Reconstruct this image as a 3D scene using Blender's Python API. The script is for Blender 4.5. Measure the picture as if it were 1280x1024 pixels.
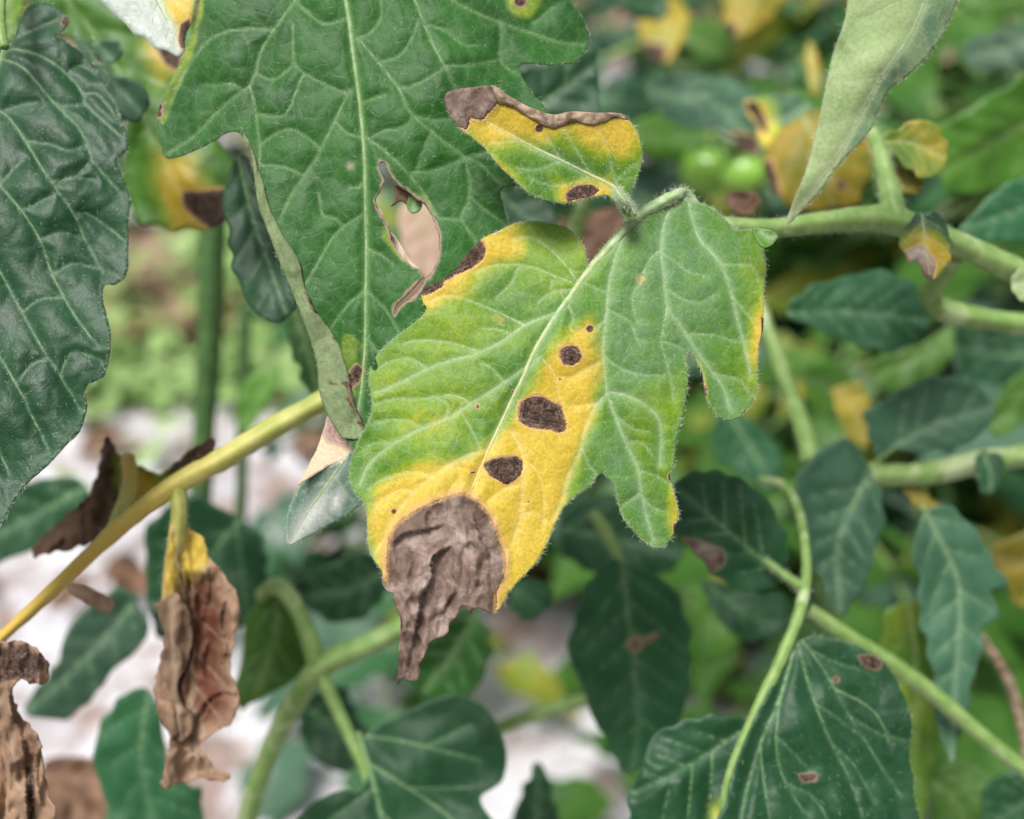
import bpy, math, random
import numpy as np
from mathutils import Vector, Matrix
from mathutils.geometry import delaunay_2d_cdt

random.seed(7)
RNG = np.random.default_rng(7)
for o in list(bpy.data.objects):
    bpy.data.objects.remove(o)
scene = bpy.context.scene
COL = scene.collection
R = math.radians

# ------------------------------------------------------------------ camera, sky, sun, exposure
HFOV, PITCH, CAM_H, FOCUS = 55.0, 25.0, 0.55, 0.1705
cam_d = bpy.data.cameras.new('camera')
cam = bpy.data.objects.new('camera', cam_d)
COL.objects.link(cam)
cam.location = (0, 0, CAM_H)
cam.rotation_euler = (R(90 - PITCH), 0, 0)
cam_d.sensor_width = 36
cam_d.lens = 18 / math.tan(R(HFOV / 2))
cam_d.clip_start = 0.01
cam_d.clip_end = 300
cam_d.dof.use_dof = True
cam_d.dof.focus_distance = FOCUS
cam_d.dof.aperture_fstop = cam_d.lens / 4.3
cam_d.dof.aperture_blades = 0
scene.camera = cam

world = bpy.data.worlds.new('World')
scene.world = world
world.use_nodes = True
wn = world.node_tree
sky = wn.nodes.new('ShaderNodeTexSky')
sky.sky_type = 'NISHITA'
sky.sun_disc = False
sky.sun_elevation = R(58)
sky.sun_rotation = R(200)
sky.air_density = 1.0
sky.dust_density = 6.0
sky.ozone_density = 1.0
bg = wn.nodes['Background']
bg.inputs['Strength'].default_value = 0.05
bw = wn.nodes.new('ShaderNodeRGBToBW'); mxw = wn.nodes.new('ShaderNodeMix'); mxw.data_type = 'RGBA'
mxw.inputs[0].default_value = .7          # cloud cover greys the blue
wn.links.new(sky.outputs['Color'], bw.inputs[0]); wn.links.new(sky.outputs['Color'], mxw.inputs[6]); wn.links.new(bw.outputs[0], mxw.inputs[7])
wn.links.new(mxw.outputs[2], bg.inputs['Color'])

sun_d = bpy.data.lights.new('sun', 'SUN')
sun_d.energy = 1.5
sun_d.angle = R(20)
sun_d.color = (1.0, 0.97, 0.93)
sun = bpy.data.objects.new('sun', sun_d)
COL.objects.link(sun)
sun.location = (0, -2, 4)
sun.rotation_euler = (R(28), 0, R(-35))

vs = scene.view_settings
vs.view_transform = 'Standard'
vs.look = 'None'
vs.gamma = 1.0
vs.use_curve_mapping = False
vs.exposure = 1.55
scene.cycles.max_bounces = 4
scene.cycles.diffuse_bounces = 3
scene.cycles.glossy_bounces = 2
scene.cycles.transmission_bounces = 3
scene.cycles.caustics_reflective = False
scene.cycles.caustics_refractive = False

# ------------------------------------------------------------------ helpers: pixel -> point in the place
F = 640 / math.tan(R(HFOV / 2))
CAM = np.array([0, 0, CAM_H])
FW = np.array([0, math.cos(R(PITCH)), -math.sin(R(PITCH))])
UP = np.array([0, math.sin(R(PITCH)), math.cos(R(PITCH))])
RT = np.array([1.0, 0, 0])

def at(x, y, d):
    x = np.asarray(x, float); y = np.asarray(y, float); d = np.asarray(d, float)
    v = FW + ((x - 640) / F)[..., None] * RT + ((512 - y) / F)[..., None] * UP
    return CAM + d[..., None] * v

# ---- numeric tools
_tab = RNG.random((256, 256))
def vnoise(x, y):
    xi = np.floor(x).astype(int); yi = np.floor(y).astype(int)
    fx = x - xi; fy = y - yi
    fx = fx * fx * (3 - 2 * fx); fy = fy * fy * (3 - 2 * fy)
    a = _tab[xi % 256, yi % 256]; b = _tab[(xi + 1) % 256, yi % 256]
    c = _tab[xi % 256, (yi + 1) % 256]; e = _tab[(xi + 1) % 256, (yi + 1) % 256]
    return (a * (1 - fx) + b * fx) * (1 - fy) + (c * (1 - fx) + e * fx) * fy * 1.0
def fbm(x, y, octv=3):
    s = 0; a = 1; t = 0
    for i in range(octv):
        s = s + a * (vnoise(x * 2 ** i + 17.3 * i, y * 2 ** i + 9.1 * i) - .5); t += a; a *= .5
    return s / t * 2

def smooth_poly(pts, step, closed=True, seed=0, jag=0.0):
    """Catmull-Rom through the points, resampled at an even step."""
    p = np.array(pts, float)
    n = len(p)
    out = []
    for i in range(n if closed else n - 1):
        if closed:
            p0, p1, p2, p3 = p[(i - 1) % n], p[i], p[(i + 1) % n], p[(i + 2) % n]
        else:
            p0, p1, p2, p3 = p[max(i - 1, 0)], p[i], p[i + 1], p[min(i + 2, n - 1)]
        L = np.linalg.norm(p2 - p1)
        k = max(2, int(L / step * 1.5))
        t = np.linspace(0, 1, k, endpoint=False)[:, None]
        out.append(0.5 * ((2 * p1) + (-p0 + p2) * t + (2 * p0 - 5 * p1 + 4 * p2 - p3) * t ** 2 + (-p0 + 3 * p1 - 3 * p2 + p3) * t ** 3))
    q = np.concatenate(out)
    if not closed:
        q = np.vstack([q, p[-1]])
    q2 = np.vstack([q, q[:1]]) if closed else q
    seg = np.linalg.norm(np.diff(q2, axis=0), axis=1)
    s = np.concatenate([[0], np.cumsum(seg)])
    m = max(3, int(s[-1] / step))
    ts = np.linspace(0, s[-1], m, endpoint=not closed)
    r = np.stack([np.interp(ts, s, q2[:, 0]), np.interp(ts, s, q2[:, 1])], 1)
    if jag:
        r = r + jag * np.stack([fbm(r[:, 0] / 9 + seed, r[:, 1] / 9), fbm(r[:, 0] / 9, r[:, 1] / 9 + 31 + seed)], 1)
    return r

def seg_dist(P, poly, closed=False):
    q = np.asarray(poly, float)
    if closed:
        q = np.vstack([q, q[:1]])
    best = np.full(len(P), 1e9); t_at = np.zeros(len(P))
    for i in range(len(q) - 1):
        a = q[i]; ab = q[i + 1] - a
        L = ab @ ab
        if L < 1e-9: continue
        t = np.clip(((P - a) @ ab) / L, 0, 1)
        dd = np.hypot(P[:, 0] - a[0] - t * ab[0], P[:, 1] - a[1] - t * ab[1])
        m = dd < best
        best[m] = dd[m]; t_at[m] = (i + t[m]) / (len(q) - 1)
    return best, t_at

def inside(P, poly):
    q = np.asarray(poly, float); n = len(q)
    r = np.zeros(len(P), bool)
    j = n - 1
    for i in range(n):
        if q[i, 1] != q[j, 1]:
            c = ((q[i, 1] > P[:, 1]) != (q[j, 1] > P[:, 1])) & (P[:, 0] < (q[j, 0] - q[i, 0]) * (P[:, 1] - q[i, 1]) / (q[j, 1] - q[i, 1]) + q[i, 0])
            r ^= c
        j = i
    return r

def sdf(P, poly):
    d, _ = seg_dist(P, poly, True)
    return np.where(inside(P, poly), -d, d)

def circ(x, y, r, n=10, j=.12):
    return [(x + r * (1 + random.uniform(-j, j)) * math.cos(k * 2 * math.pi / n), y + r * (1 + random.uniform(-j, j)) * math.sin(k * 2 * math.pi / n)) for k in range(n)]

def sstep(a, b, x):
    t = np.clip((x - a) / (b - a), 0, 1)
    return t * t * (3 - 2 * t)

# ------------------------------------------------------------------ objects
def tag(o, label=None, cat=None, group=None, kind=None):
    if label: o['label'] = label
    if cat: o['category'] = cat
    if group: o['group'] = group
    if kind: o['kind'] = kind
    return o

def empty(name, loc, label=None, cat=None, group=None):
    o = bpy.data.objects.new(name, None)
    o.empty_display_size = .01
    COL.objects.link(o)
    o.location = tuple(loc)
    return tag(o, label, cat, group)

def mesh_obj(name, V, T, mats, parent=None, origin=None, attrs=None, smooth=True, solid=0.0, under=None):
    """V in place coordinates; origin = the point the object hangs from."""
    V = np.asarray(V, float)
    if origin is None: origin = np.zeros(3)
    me = bpy.data.meshes.new(name)
    me.from_pydata((V - origin).tolist(), [], [tuple(int(i) for i in t) for t in T])
    if smooth: me.polygons.foreach_set('use_smooth', [True] * len(me.polygons))
    for k, v in (attrs or {}).items():
        a = me.attributes.new(k, 'FLOAT', 'POINT')
        a.data.foreach_set('value', np.asarray(v, np.float32))
    for m in (mats if isinstance(mats, (list, tuple)) else [mats]):
        me.materials.append(m)
    me.update()
    o = bpy.data.objects.new(name, me)
    COL.objects.link(o)
    if parent is not None: o.parent = parent
    else: o.location = tuple(origin)
    if solid:
        md = o.modifiers.new('thickness', 'SOLIDIFY')
        md.thickness = solid; md.offset = -1
        if under is not None and len(me.materials) > 1:
            md.material_offset = 1; md.material_offset_rim = 0
    return o

def tube_geo(P, rad, n=8, flat=1.0, cap=True, ridge=0.0):
    P = np.asarray(P, float); m = len(P)
    rad = np.broadcast_to(np.asarray(rad, float), (m,))
    T = np.gradient(P, axis=0)
    T /= np.linalg.norm(T, axis=1)[:, None] + 1e-12
    nrm = np.cross(T[0], FW); 
    if np.linalg.norm(nrm) < 1e-6: nrm = np.cross(T[0], RT)
    nrm /= np.linalg.norm(nrm)
    V = []; 
    for i in range(m):
        nrm = nrm - T[i] * (nrm @ T[i]); nrm /= np.linalg.norm(nrm) + 1e-12
        b = np.cross(T[i], nrm)
        for k in range(n):
            a = 2 * math.pi * k / n
            rg = 1 + ridge * math.cos(4 * a + .8 * math.sin(i * .13))
            V.append(P[i] + rad[i] * rg * (math.cos(a) * nrm + flat * math.sin(a) * b))
    Fc = []
    for i in range(m - 1):
        for k in range(n):
            k2 = (k + 1) % n
            Fc.append((i * n + k, i * n + k2, (i + 1) * n + k2, (i + 1) * n + k))
    if cap:
        Fc.append(tuple(range(n - 1, -1, -1))); Fc.append(tuple((m - 1) * n + k for k in range(n)))
    return V, Fc

def spline3(P, k=8):
    P = np.asarray(P, float); n = len(P); out = []
    for i in range(n - 1):
        p0, p1, p2, p3 = P[max(i - 1, 0)], P[i], P[i + 1], P[min(i + 2, n - 1)]
        for t in np.linspace(0, 1, k, endpoint=False):
            out.append(.5 * (2 * p1 + (p2 - p0) * t + (2 * p0 - 5 * p1 + 4 * p2 - p3) * t ** 2 + (-p0 + 3 * p1 - 3 * p2 + p3) * t ** 3))
    out.append(P[-1])
    return np.array(out)

# ------------------------------------------------------------------ materials
class NT:
    def __init__(s, name):
        s.m = bpy.data.materials.new(name); s.m.use_nodes = True
        s.t = s.m.node_tree; s.t.nodes.clear()
        s.out = s.n('ShaderNodeOutputMaterial')
    def n(s, typ, **kw):
        nd = s.t.nodes.new(typ)
        for k, v in kw.items(): setattr(nd, k, v)
        return nd
    def link(s, a, b): s.t.links.new(a, b)
    def set(s, inp, v):
        if hasattr(v, 'node'): s.link(v, inp)
        elif isinstance(v, (tuple, list)) and len(v) == 3 and inp.type == 'RGBA': inp.default_value = (*v, 1)
        else: inp.default_value = v
    def math(s, op, a, b=0.0, clamp=False):
        nd = s.n('ShaderNodeMath', operation=op, use_clamp=clamp)
        s.set(nd.inputs[0], a); s.set(nd.inputs[1], b); return nd.outputs[0]
    def mix(s, f, a, b, blend='MIX'):
        nd = s.n('ShaderNodeMix', data_type='RGBA', blend_type=blend)
        s.set(nd.inputs[0], f); s.set(nd.inputs[6], a); s.set(nd.inputs[7], b); return nd.outputs[2]
    def step(s, x, a, b, lo=0.0, hi=1.0):
        nd = s.n('ShaderNodeMapRange', interpolation_type='SMOOTHSTEP')
        s.set(nd.inputs[0], x); s.set(nd.inputs[1], a); s.set(nd.inputs[2], b); s.set(nd.inputs[3], lo); s.set(nd.inputs[4], hi); return nd.outputs[0]
    def noise(s, co, scale, detail=3, rough=.55, dist=0.0):
        nd = s.n('ShaderNodeTexNoise'); s.link(co, nd.inputs['Vector'])
        nd.inputs['Scale'].default_value = scale; nd.inputs['Detail'].default_value = detail
        nd.inputs['Roughness'].default_value = rough; nd.inputs['Distortion'].default_value = dist
        return nd.outputs['Fac']
    def attr(s, name): 
        nd = s.n('ShaderNodeAttribute', attribute_name=name); return nd.outputs['Fac']
    def bump(s, h, dist, strength=1.0, normal=None):
        nd = s.n('ShaderNodeBump'); nd.inputs['Distance'].default_value = dist; nd.inputs['Strength'].default_value = strength
        s.link(h, nd.inputs['Height'])
        if normal is not None: s.link(normal, nd.inputs['Normal'])
        return nd.outputs['Normal']

def leaf_mat(name, dark, light, vein, yellow=(.54, .39, .036), lime=(.22, .30, .03), alt=(.3, .36, .3), rough=.48, spec=.45, trans=.22,
             brown=((.022, .015, .012), (.095, .062, .048), (.26, .19, .15)), halo=(.60, .36, .14), fine=1.0, net=1.0, hairy=.35, sheen=.0, lite=False, altmix=.5):
    if name not in ('sick_leaf', 'deep_green_leaf'): net = 0
    t = NT(name)
    co = t.n('ShaderNodeTexCoord').outputs['Object']
    n1 = t.noise(co, 70, 3); n2 = t.noise(co, 1700, 2, .6); n3 = t.noise(co, 300, 3)
    chl, nec, vn, al = t.attr('chl'), t.attr('nec'), t.attr('vein'), t.attr('alt')
    col = t.mix(t.step(n1, .3, .7), dark, light)
    col = t.mix(t.step(n3, .35, .75), col, t.mix(.5, col, light))
    grain = t.step(n2, .3, .7, .86, 1.14)
    # chlorosis: green -> lime -> yellow
    jit = t.math('ADD', t.math('MULTIPLY', t.math('SUBTRACT', n1, .5), 1.0), t.math('MULTIPLY', t.math('SUBTRACT', n3, .5), .35))
    c = t.math('ADD', chl, t.math('MULTIPLY', jit, t.step(chl, .02, .3)))
    col = t.mix(t.step(c, .08, .48), col, lime)
    col = t.mix(t.step(c, .34, .78), col, yellow)
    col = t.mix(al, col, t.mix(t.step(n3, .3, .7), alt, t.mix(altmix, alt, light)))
    if lite:
        oi = t.n('ShaderNodeObjectInfo').outputs['Random']
        gm = t.n('ShaderNodeVectorMath', operation='SCALE'); t.link(col, gm.inputs[0]); t.link(t.step(oi, 0, 1, .7, 1.45), gm.inputs['Scale']); col = gm.outputs[0]
    if not lite:
        gm = t.n('ShaderNodeVectorMath', operation='SCALE'); t.link(col, gm.inputs[0]); t.link(grain, gm.inputs['Scale']); col = gm.outputs[0]
    # veinlet net (fine relief and pale thread-like veinlets)
    if lite or not net: vedge = n3
    vo = t.n('ShaderNodeTexVoronoi', feature='DISTANCE_TO_EDGE'); 
    vm = t.n('ShaderNodeVectorMath', operation='ADD'); t.link(co, vm.inputs[0])
    nd = t.n('ShaderNodeTexNoise'); t.link(co, nd.inputs['Vector']); nd.inputs['Scale'].default_value = 260
    sc = t.n('ShaderNodeVectorMath', operation='SCALE'); t.link(nd.outputs['Color'], sc.inputs[0]); sc.inputs['Scale'].default_value = .0016
    t.link(sc.outputs[0], vm.inputs[1]); t.link(vm.outputs[0], vo.inputs['Vector']); vo.inputs['Scale'].default_value = 430
    if net and not lite: vedge = t.step(vo.outputs['Distance'], 0.0, .12)
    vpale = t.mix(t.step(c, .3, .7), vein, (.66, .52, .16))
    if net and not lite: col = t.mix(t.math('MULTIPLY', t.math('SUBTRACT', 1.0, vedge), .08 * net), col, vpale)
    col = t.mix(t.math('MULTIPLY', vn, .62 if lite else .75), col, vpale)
    # fine felt of hairs: pale specks
    sp = t.n('ShaderNodeTexVoronoi', feature='F1'); t.link(co, sp.inputs['Vector']); sp.inputs['Scale'].default_value = 2300
    speck = t.math('MULTIPLY', t.step(sp.outputs['Distance'], .22, .10), t.step(n3, .42, .7))
    if not lite: col = t.mix(t.math('MULTIPLY', speck, hairy), col, (.55, .62, .5))
    # necrosis
    nn = t.math('ADD', nec, t.math('MULTIPLY', t.math('SUBTRACT', n3, .5), .22))
    nn = t.math('ADD', nn, t.math('MULTIPLY', t.math('SUBTRACT', n2, .5), .14))
    col = t.mix(t.math('MULTIPLY', t.step(nn, .31, .45), .9), col, halo)
    dead = t.step(nn, .43, .57)
    bn = t.noise(co, 170, 3 if lite else 6, .66, .5)
    bs = t.math('ADD', t.math('ADD', t.noise(co, 950, 4, .7, 1.2), t.math('MULTIPLY', t.math('SINE', t.math('MULTIPLY', nec, 40.0)), .035)), t.math('MULTIPLY', t.math('SUBTRACT', .75, nn, True), .5))
    ramp = t.n('ShaderNodeValToRGB'); t.link(bs, ramp.inputs[0])
    e = ramp.color_ramp.elements
    e[0].position = .38; e[0].color = (*brown[0], 1); e[1].position = .80; e[1].color = (*brown[2], 1)
    k = e.new(.58); k.color = (*brown[1], 1)
    rp2 = t.n('ShaderNodeValToRGB'); t.link(bn, rp2.inputs[0]); e = rp2.color_ramp.elements
    e[0].position = .30; e[0].color = (.060, .036, .028, 1); e[1].position = .72; e[1].color = (.40, .335, .30, 1)
    k = e.new(.5); k.color = (.185, .13, .108, 1)
    col = t.mix(dead, col, t.mix(al, ramp.outputs[0], rp2.outputs[0]))
    # relief
    hgt = t.math('ADD', t.math('MULTIPLY', n2, .5), t.math('MULTIPLY', vedge, .28 * net))
    hg0 = hgt
    hgt = t.math('ADD', hgt, t.math('MULTIPLY', t.math('MULTIPLY', t.noise(co, 520, 4, .6), al), t.math('MULTIPLY', dead, 3.0)))
    hgt = t.math('ADD', hgt, t.math('MULTIPLY', t.math('MULTIPLY', bs, dead), t.math('SUBTRACT', 2.2, t.math('MULTIPLY', al, 1.9))))
    nrm = t.bump(hgt if name == 'sick_leaf' else (hg0 if net else n2), .00012 * fine, .8)
    b = t.n('ShaderNodeBsdfPrincipled')
    t.set(b.inputs['Base Color'], col)
    t.set(b.inputs['Roughness'], t.math('ADD', t.math('MULTIPLY', dead, .3), t.math('ADD', rough - .1, t.math('MULTIPLY', n1, .2))))
    t.set(b.inputs['Specular IOR Level'], t.math('SUBTRACT', spec, t.math('MULTIPLY', dead, spec * .7)))
    if sheen:
        b.inputs['Sheen Weight'].default_value = sheen; b.inputs['Sheen Roughness'].default_value = .45
    t.link(nrm, b.inputs['Normal'])
    tr = t.n('ShaderNodeBsdfTranslucent'); t.set(tr.inputs['Color'], t.mix(.55, col, t.mix(1.0, col, (1.0, .95, .35), 'MULTIPLY'))); t.link(nrm, tr.inputs['Normal'])
    mx = t.n('ShaderNodeMixShader'); t.set(mx.inputs[0], t.math('SUBTRACT', trans, t.math('MULTIPLY', dead, trans * .6)))
    t.link(b.outputs[0], mx.inputs[1]); t.link(tr.outputs[0], mx.inputs[2]); t.link(mx.outputs[0], t.out.inputs['Surface'])
    return t.m

def plain_mat(name, c1, c2, rough=.55, scale=300, spec=.4, bumpd=.0001, trans=0.0, c3=None, attr=None):
    t = NT(name)
    co = t.n('ShaderNodeTexCoord').outputs['Object']
    n = t.noise(co, scale, 4, .6)
    col = t.mix(t.step(n, .3, .7), c1, c2)
    if c3 is not None: col = t.mix(t.attr(attr) if attr else t.step(t.noise(co, scale * .25, 3), .55, .65), col, c3)
    b = t.n('ShaderNodeBsdfPrincipled'); t.set(b.inputs['Base Color'], col); b.inputs['Roughness'].default_value = rough
    b.inputs['Specular IOR Level'].default_value = spec
    t.link(t.bump(n, bumpd, .7), b.inputs['Normal'])
    if trans:
        tr = t.n('ShaderNodeBsdfTranslucent'); t.set(tr.inputs['Color'], col)
        mx = t.n('ShaderNodeMixShader'); mx.inputs[0].default_value = trans
        t.link(b.outputs[0], mx.inputs[1]); t.link(tr.outputs[0], mx.inputs[2]); t.link(mx.outputs[0], t.out.inputs['Surface'])
    else: t.link(b.outputs[0], t.out.inputs['Surface'])
    return t.m

M = {}
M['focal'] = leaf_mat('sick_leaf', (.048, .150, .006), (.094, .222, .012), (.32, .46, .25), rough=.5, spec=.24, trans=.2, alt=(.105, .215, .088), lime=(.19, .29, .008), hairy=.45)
M['deep'] = leaf_mat('deep_green_leaf', (.008, .062, .007), (.024, .112, .015), (.18, .30, .13), rough=.5, spec=.20, trans=.16, alt=(.40, .33, .28), hairy=.2, halo=(.34, .22, .14))
M['blue'] = leaf_mat('blue_green_leaf', (.005, .036, .012), (.013, .062, .024), (.075, .155, .08), rough=.47, spec=.30, trans=.1, hairy=.25, halo=(.18, .14, .08))
M['mid'] = leaf_mat('mid_green_leaf', (.010, .058, .020), (.022, .092, .037), (.13, .25, .14), rough=.5, spec=.26, trans=.2, lite=True, halo=(.26, .19, .11), brown=((.06, .04, .03), (.2, .14, .1), (.4, .3, .22)))
M['grey'] = leaf_mat('grey_green_leaf', (.022, .074, .038), (.045, .112, .066), (.2, .31, .2), rough=.55, spec=.25, trans=.2, lite=True)
M['fresh'] = leaf_mat('fresh_green_leaf', (.045, .15, .015), (.085, .23, .025), (.2, .32, .1), rough=.48, spec=.4, trans=.35, lite=True)
M['pale'] = leaf_mat('pale_leaf_underside', (.25, .36, .14), (.36, .47, .22), (.46, .53, .32), rough=.6, spec=.3, trans=.34, alt=(.11, .23, .13), sheen=.25, hairy=.5, halo=(.30, .26, .14))
M['silver'] = leaf_mat('silvered_leaf', (.075, .165, .115), (.14, .25, .185), (.55, .57, .5), rough=.5, spec=.4, trans=.15, alt=(.74, .74, .73), altmix=.3, hairy=.6, sheen=.2)
M['yellow'] = leaf_mat('yellowed_leaf', (.13, .17, .012), (.42, .30, .03), (.5, .42, .15), rough=.55, spec=.3, trans=.3, alt=(.2, .3, .05), lite=True)
M['cream'] = leaf_mat('cream_dry_leaf', (.50, .40, .22), (.66, .52, .38), (.6, .5, .35), rough=.6, spec=.3, trans=.2, alt=(.5, .33, .28), halo=(.45, .29, .24), brown=((.25, .15, .13), (.36, .25, .22), (.5, .38, .33)))
M['tan'] = leaf_mat('dried_leaf', (.10, .056, .035), (.31, .205, .135), (.34, .25, .18), rough=.65, spec=.25, trans=.18, alt=(.085, .022, .012), altmix=.12, hairy=.2, halo=(.16, .09, .06), lite=True, lime=(.40, .30, .10), yellow=(.5, .36, .06))
M['dark_dead'] = leaf_mat('dark_dead_leaf', (.045, .026, .017), (.19, .115, .075), (.13, .08, .05), rough=.7, spec=.2, trans=.05, alt=(.05, .02, .012), hairy=.1, halo=(.08, .05, .03), lite=True)
M['downy'] = leaf_mat('downy_underside', (.12, .17, .075), (.20, .26, .13), (.28, .33, .2), rough=.65, spec=.2, trans=.2, halo=(.13, .12, .06), hairy=.6)
M['under'] = plain_mat('leaf_back', (.15, .23, .10), (.21, .30, .15), .6, 300, .3, .0001, .2)
M['far_grey'] = plain_mat('far_leaf_grey_green', (.05, .12, .07), (.09, .17, .11), .5, 25, .4, .0001, .25)
M['far_mid'] = plain_mat('far_leaf_mid_green', (.028, .10, .03), (.05, .15, .06), .5, 25, .4, .0001, .25)
M['far_fresh'] = plain_mat('far_leaf_fresh_green', (.035, .12, .015), (.09, .21, .035), .5, 25, .4, .0001, .35)
M['far_yellow'] = plain_mat('far_leaf_yellowing', (.12, .24, .03), (.40, .33, .05), .5, 18, .4, .0001, .35)
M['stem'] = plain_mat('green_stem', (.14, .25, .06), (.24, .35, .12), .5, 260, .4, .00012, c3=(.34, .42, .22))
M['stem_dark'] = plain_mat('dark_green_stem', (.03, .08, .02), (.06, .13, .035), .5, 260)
M['stem_yellow'] = plain_mat('yellow_petiole', (.28, .33, .07), (.42, .43, .15), .5, 220, .35, .00012, c3=(.50, .35, .07), attr='alt')
M['vein'] = plain_mat('vein_pale', (.20, .32, .13), (.36, .47, .27), .55, 700, .35, .00008, c3=(.52, .44, .12), attr='chl')
M['vein_b'] = plain_mat('vein_green', (.12, .23, .08), (.22, .33, .15), .55, 700, .35, .00008, c3=(.55, .45, .15), attr='chl')
M['hair'] = plain_mat('leaf_hair', (.50, .56, .42), (.66, .70, .58), .5, 500, .4, .00001, trans=.3)
M['margin'] = plain_mat('rolled_margin_brown', (.12, .075, .05), (.44, .34, .25), .7, 520, .2, .0004, c3=(.09, .05, .035))

# ------------------------------------------------------------------ the leaf builder
def auto_veins(mid, outline, n=6, ang=48, reach=.9, curve=.35, start=.06):
    mid = smooth_poly(mid, 4, False)
    res = []
    L = len(mid)
    for i in range(n):
        for s in (-1, 1):
            f = start + (0.9 - start) * (i + (.32 if s > 0 else 0) + random.uniform(-.08, .08)) / n
            k = min(max(int(f * (L - 1)), 1), L - 3)
            p = mid[k].copy(); t = mid[min(k + 2, L - 1)] - mid[k - 1]; t /= np.linalg.norm(t)
            a = R(ang + random.uniform(-5, 5)) * s
            path = [p.copy()]; base = t
            for j in range(120):
                aa = a * (1 - curve * j / 60)
                dr = np.array([base[0] * math.cos(aa) - base[1] * math.sin(aa), base[0] * math.sin(aa) + base[1] * math.cos(aa)])
                p = p + dr * 5
                path.append(p.copy())
            path = np.array(path)
            ins = inside(path, outline)
            e = np.argmin(ins) if not ins.all() else len(path)
            e = int(e * reach)
            if e > 4: res.append(path[:e:3] if e > 9 else path[:e])
    return res

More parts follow.
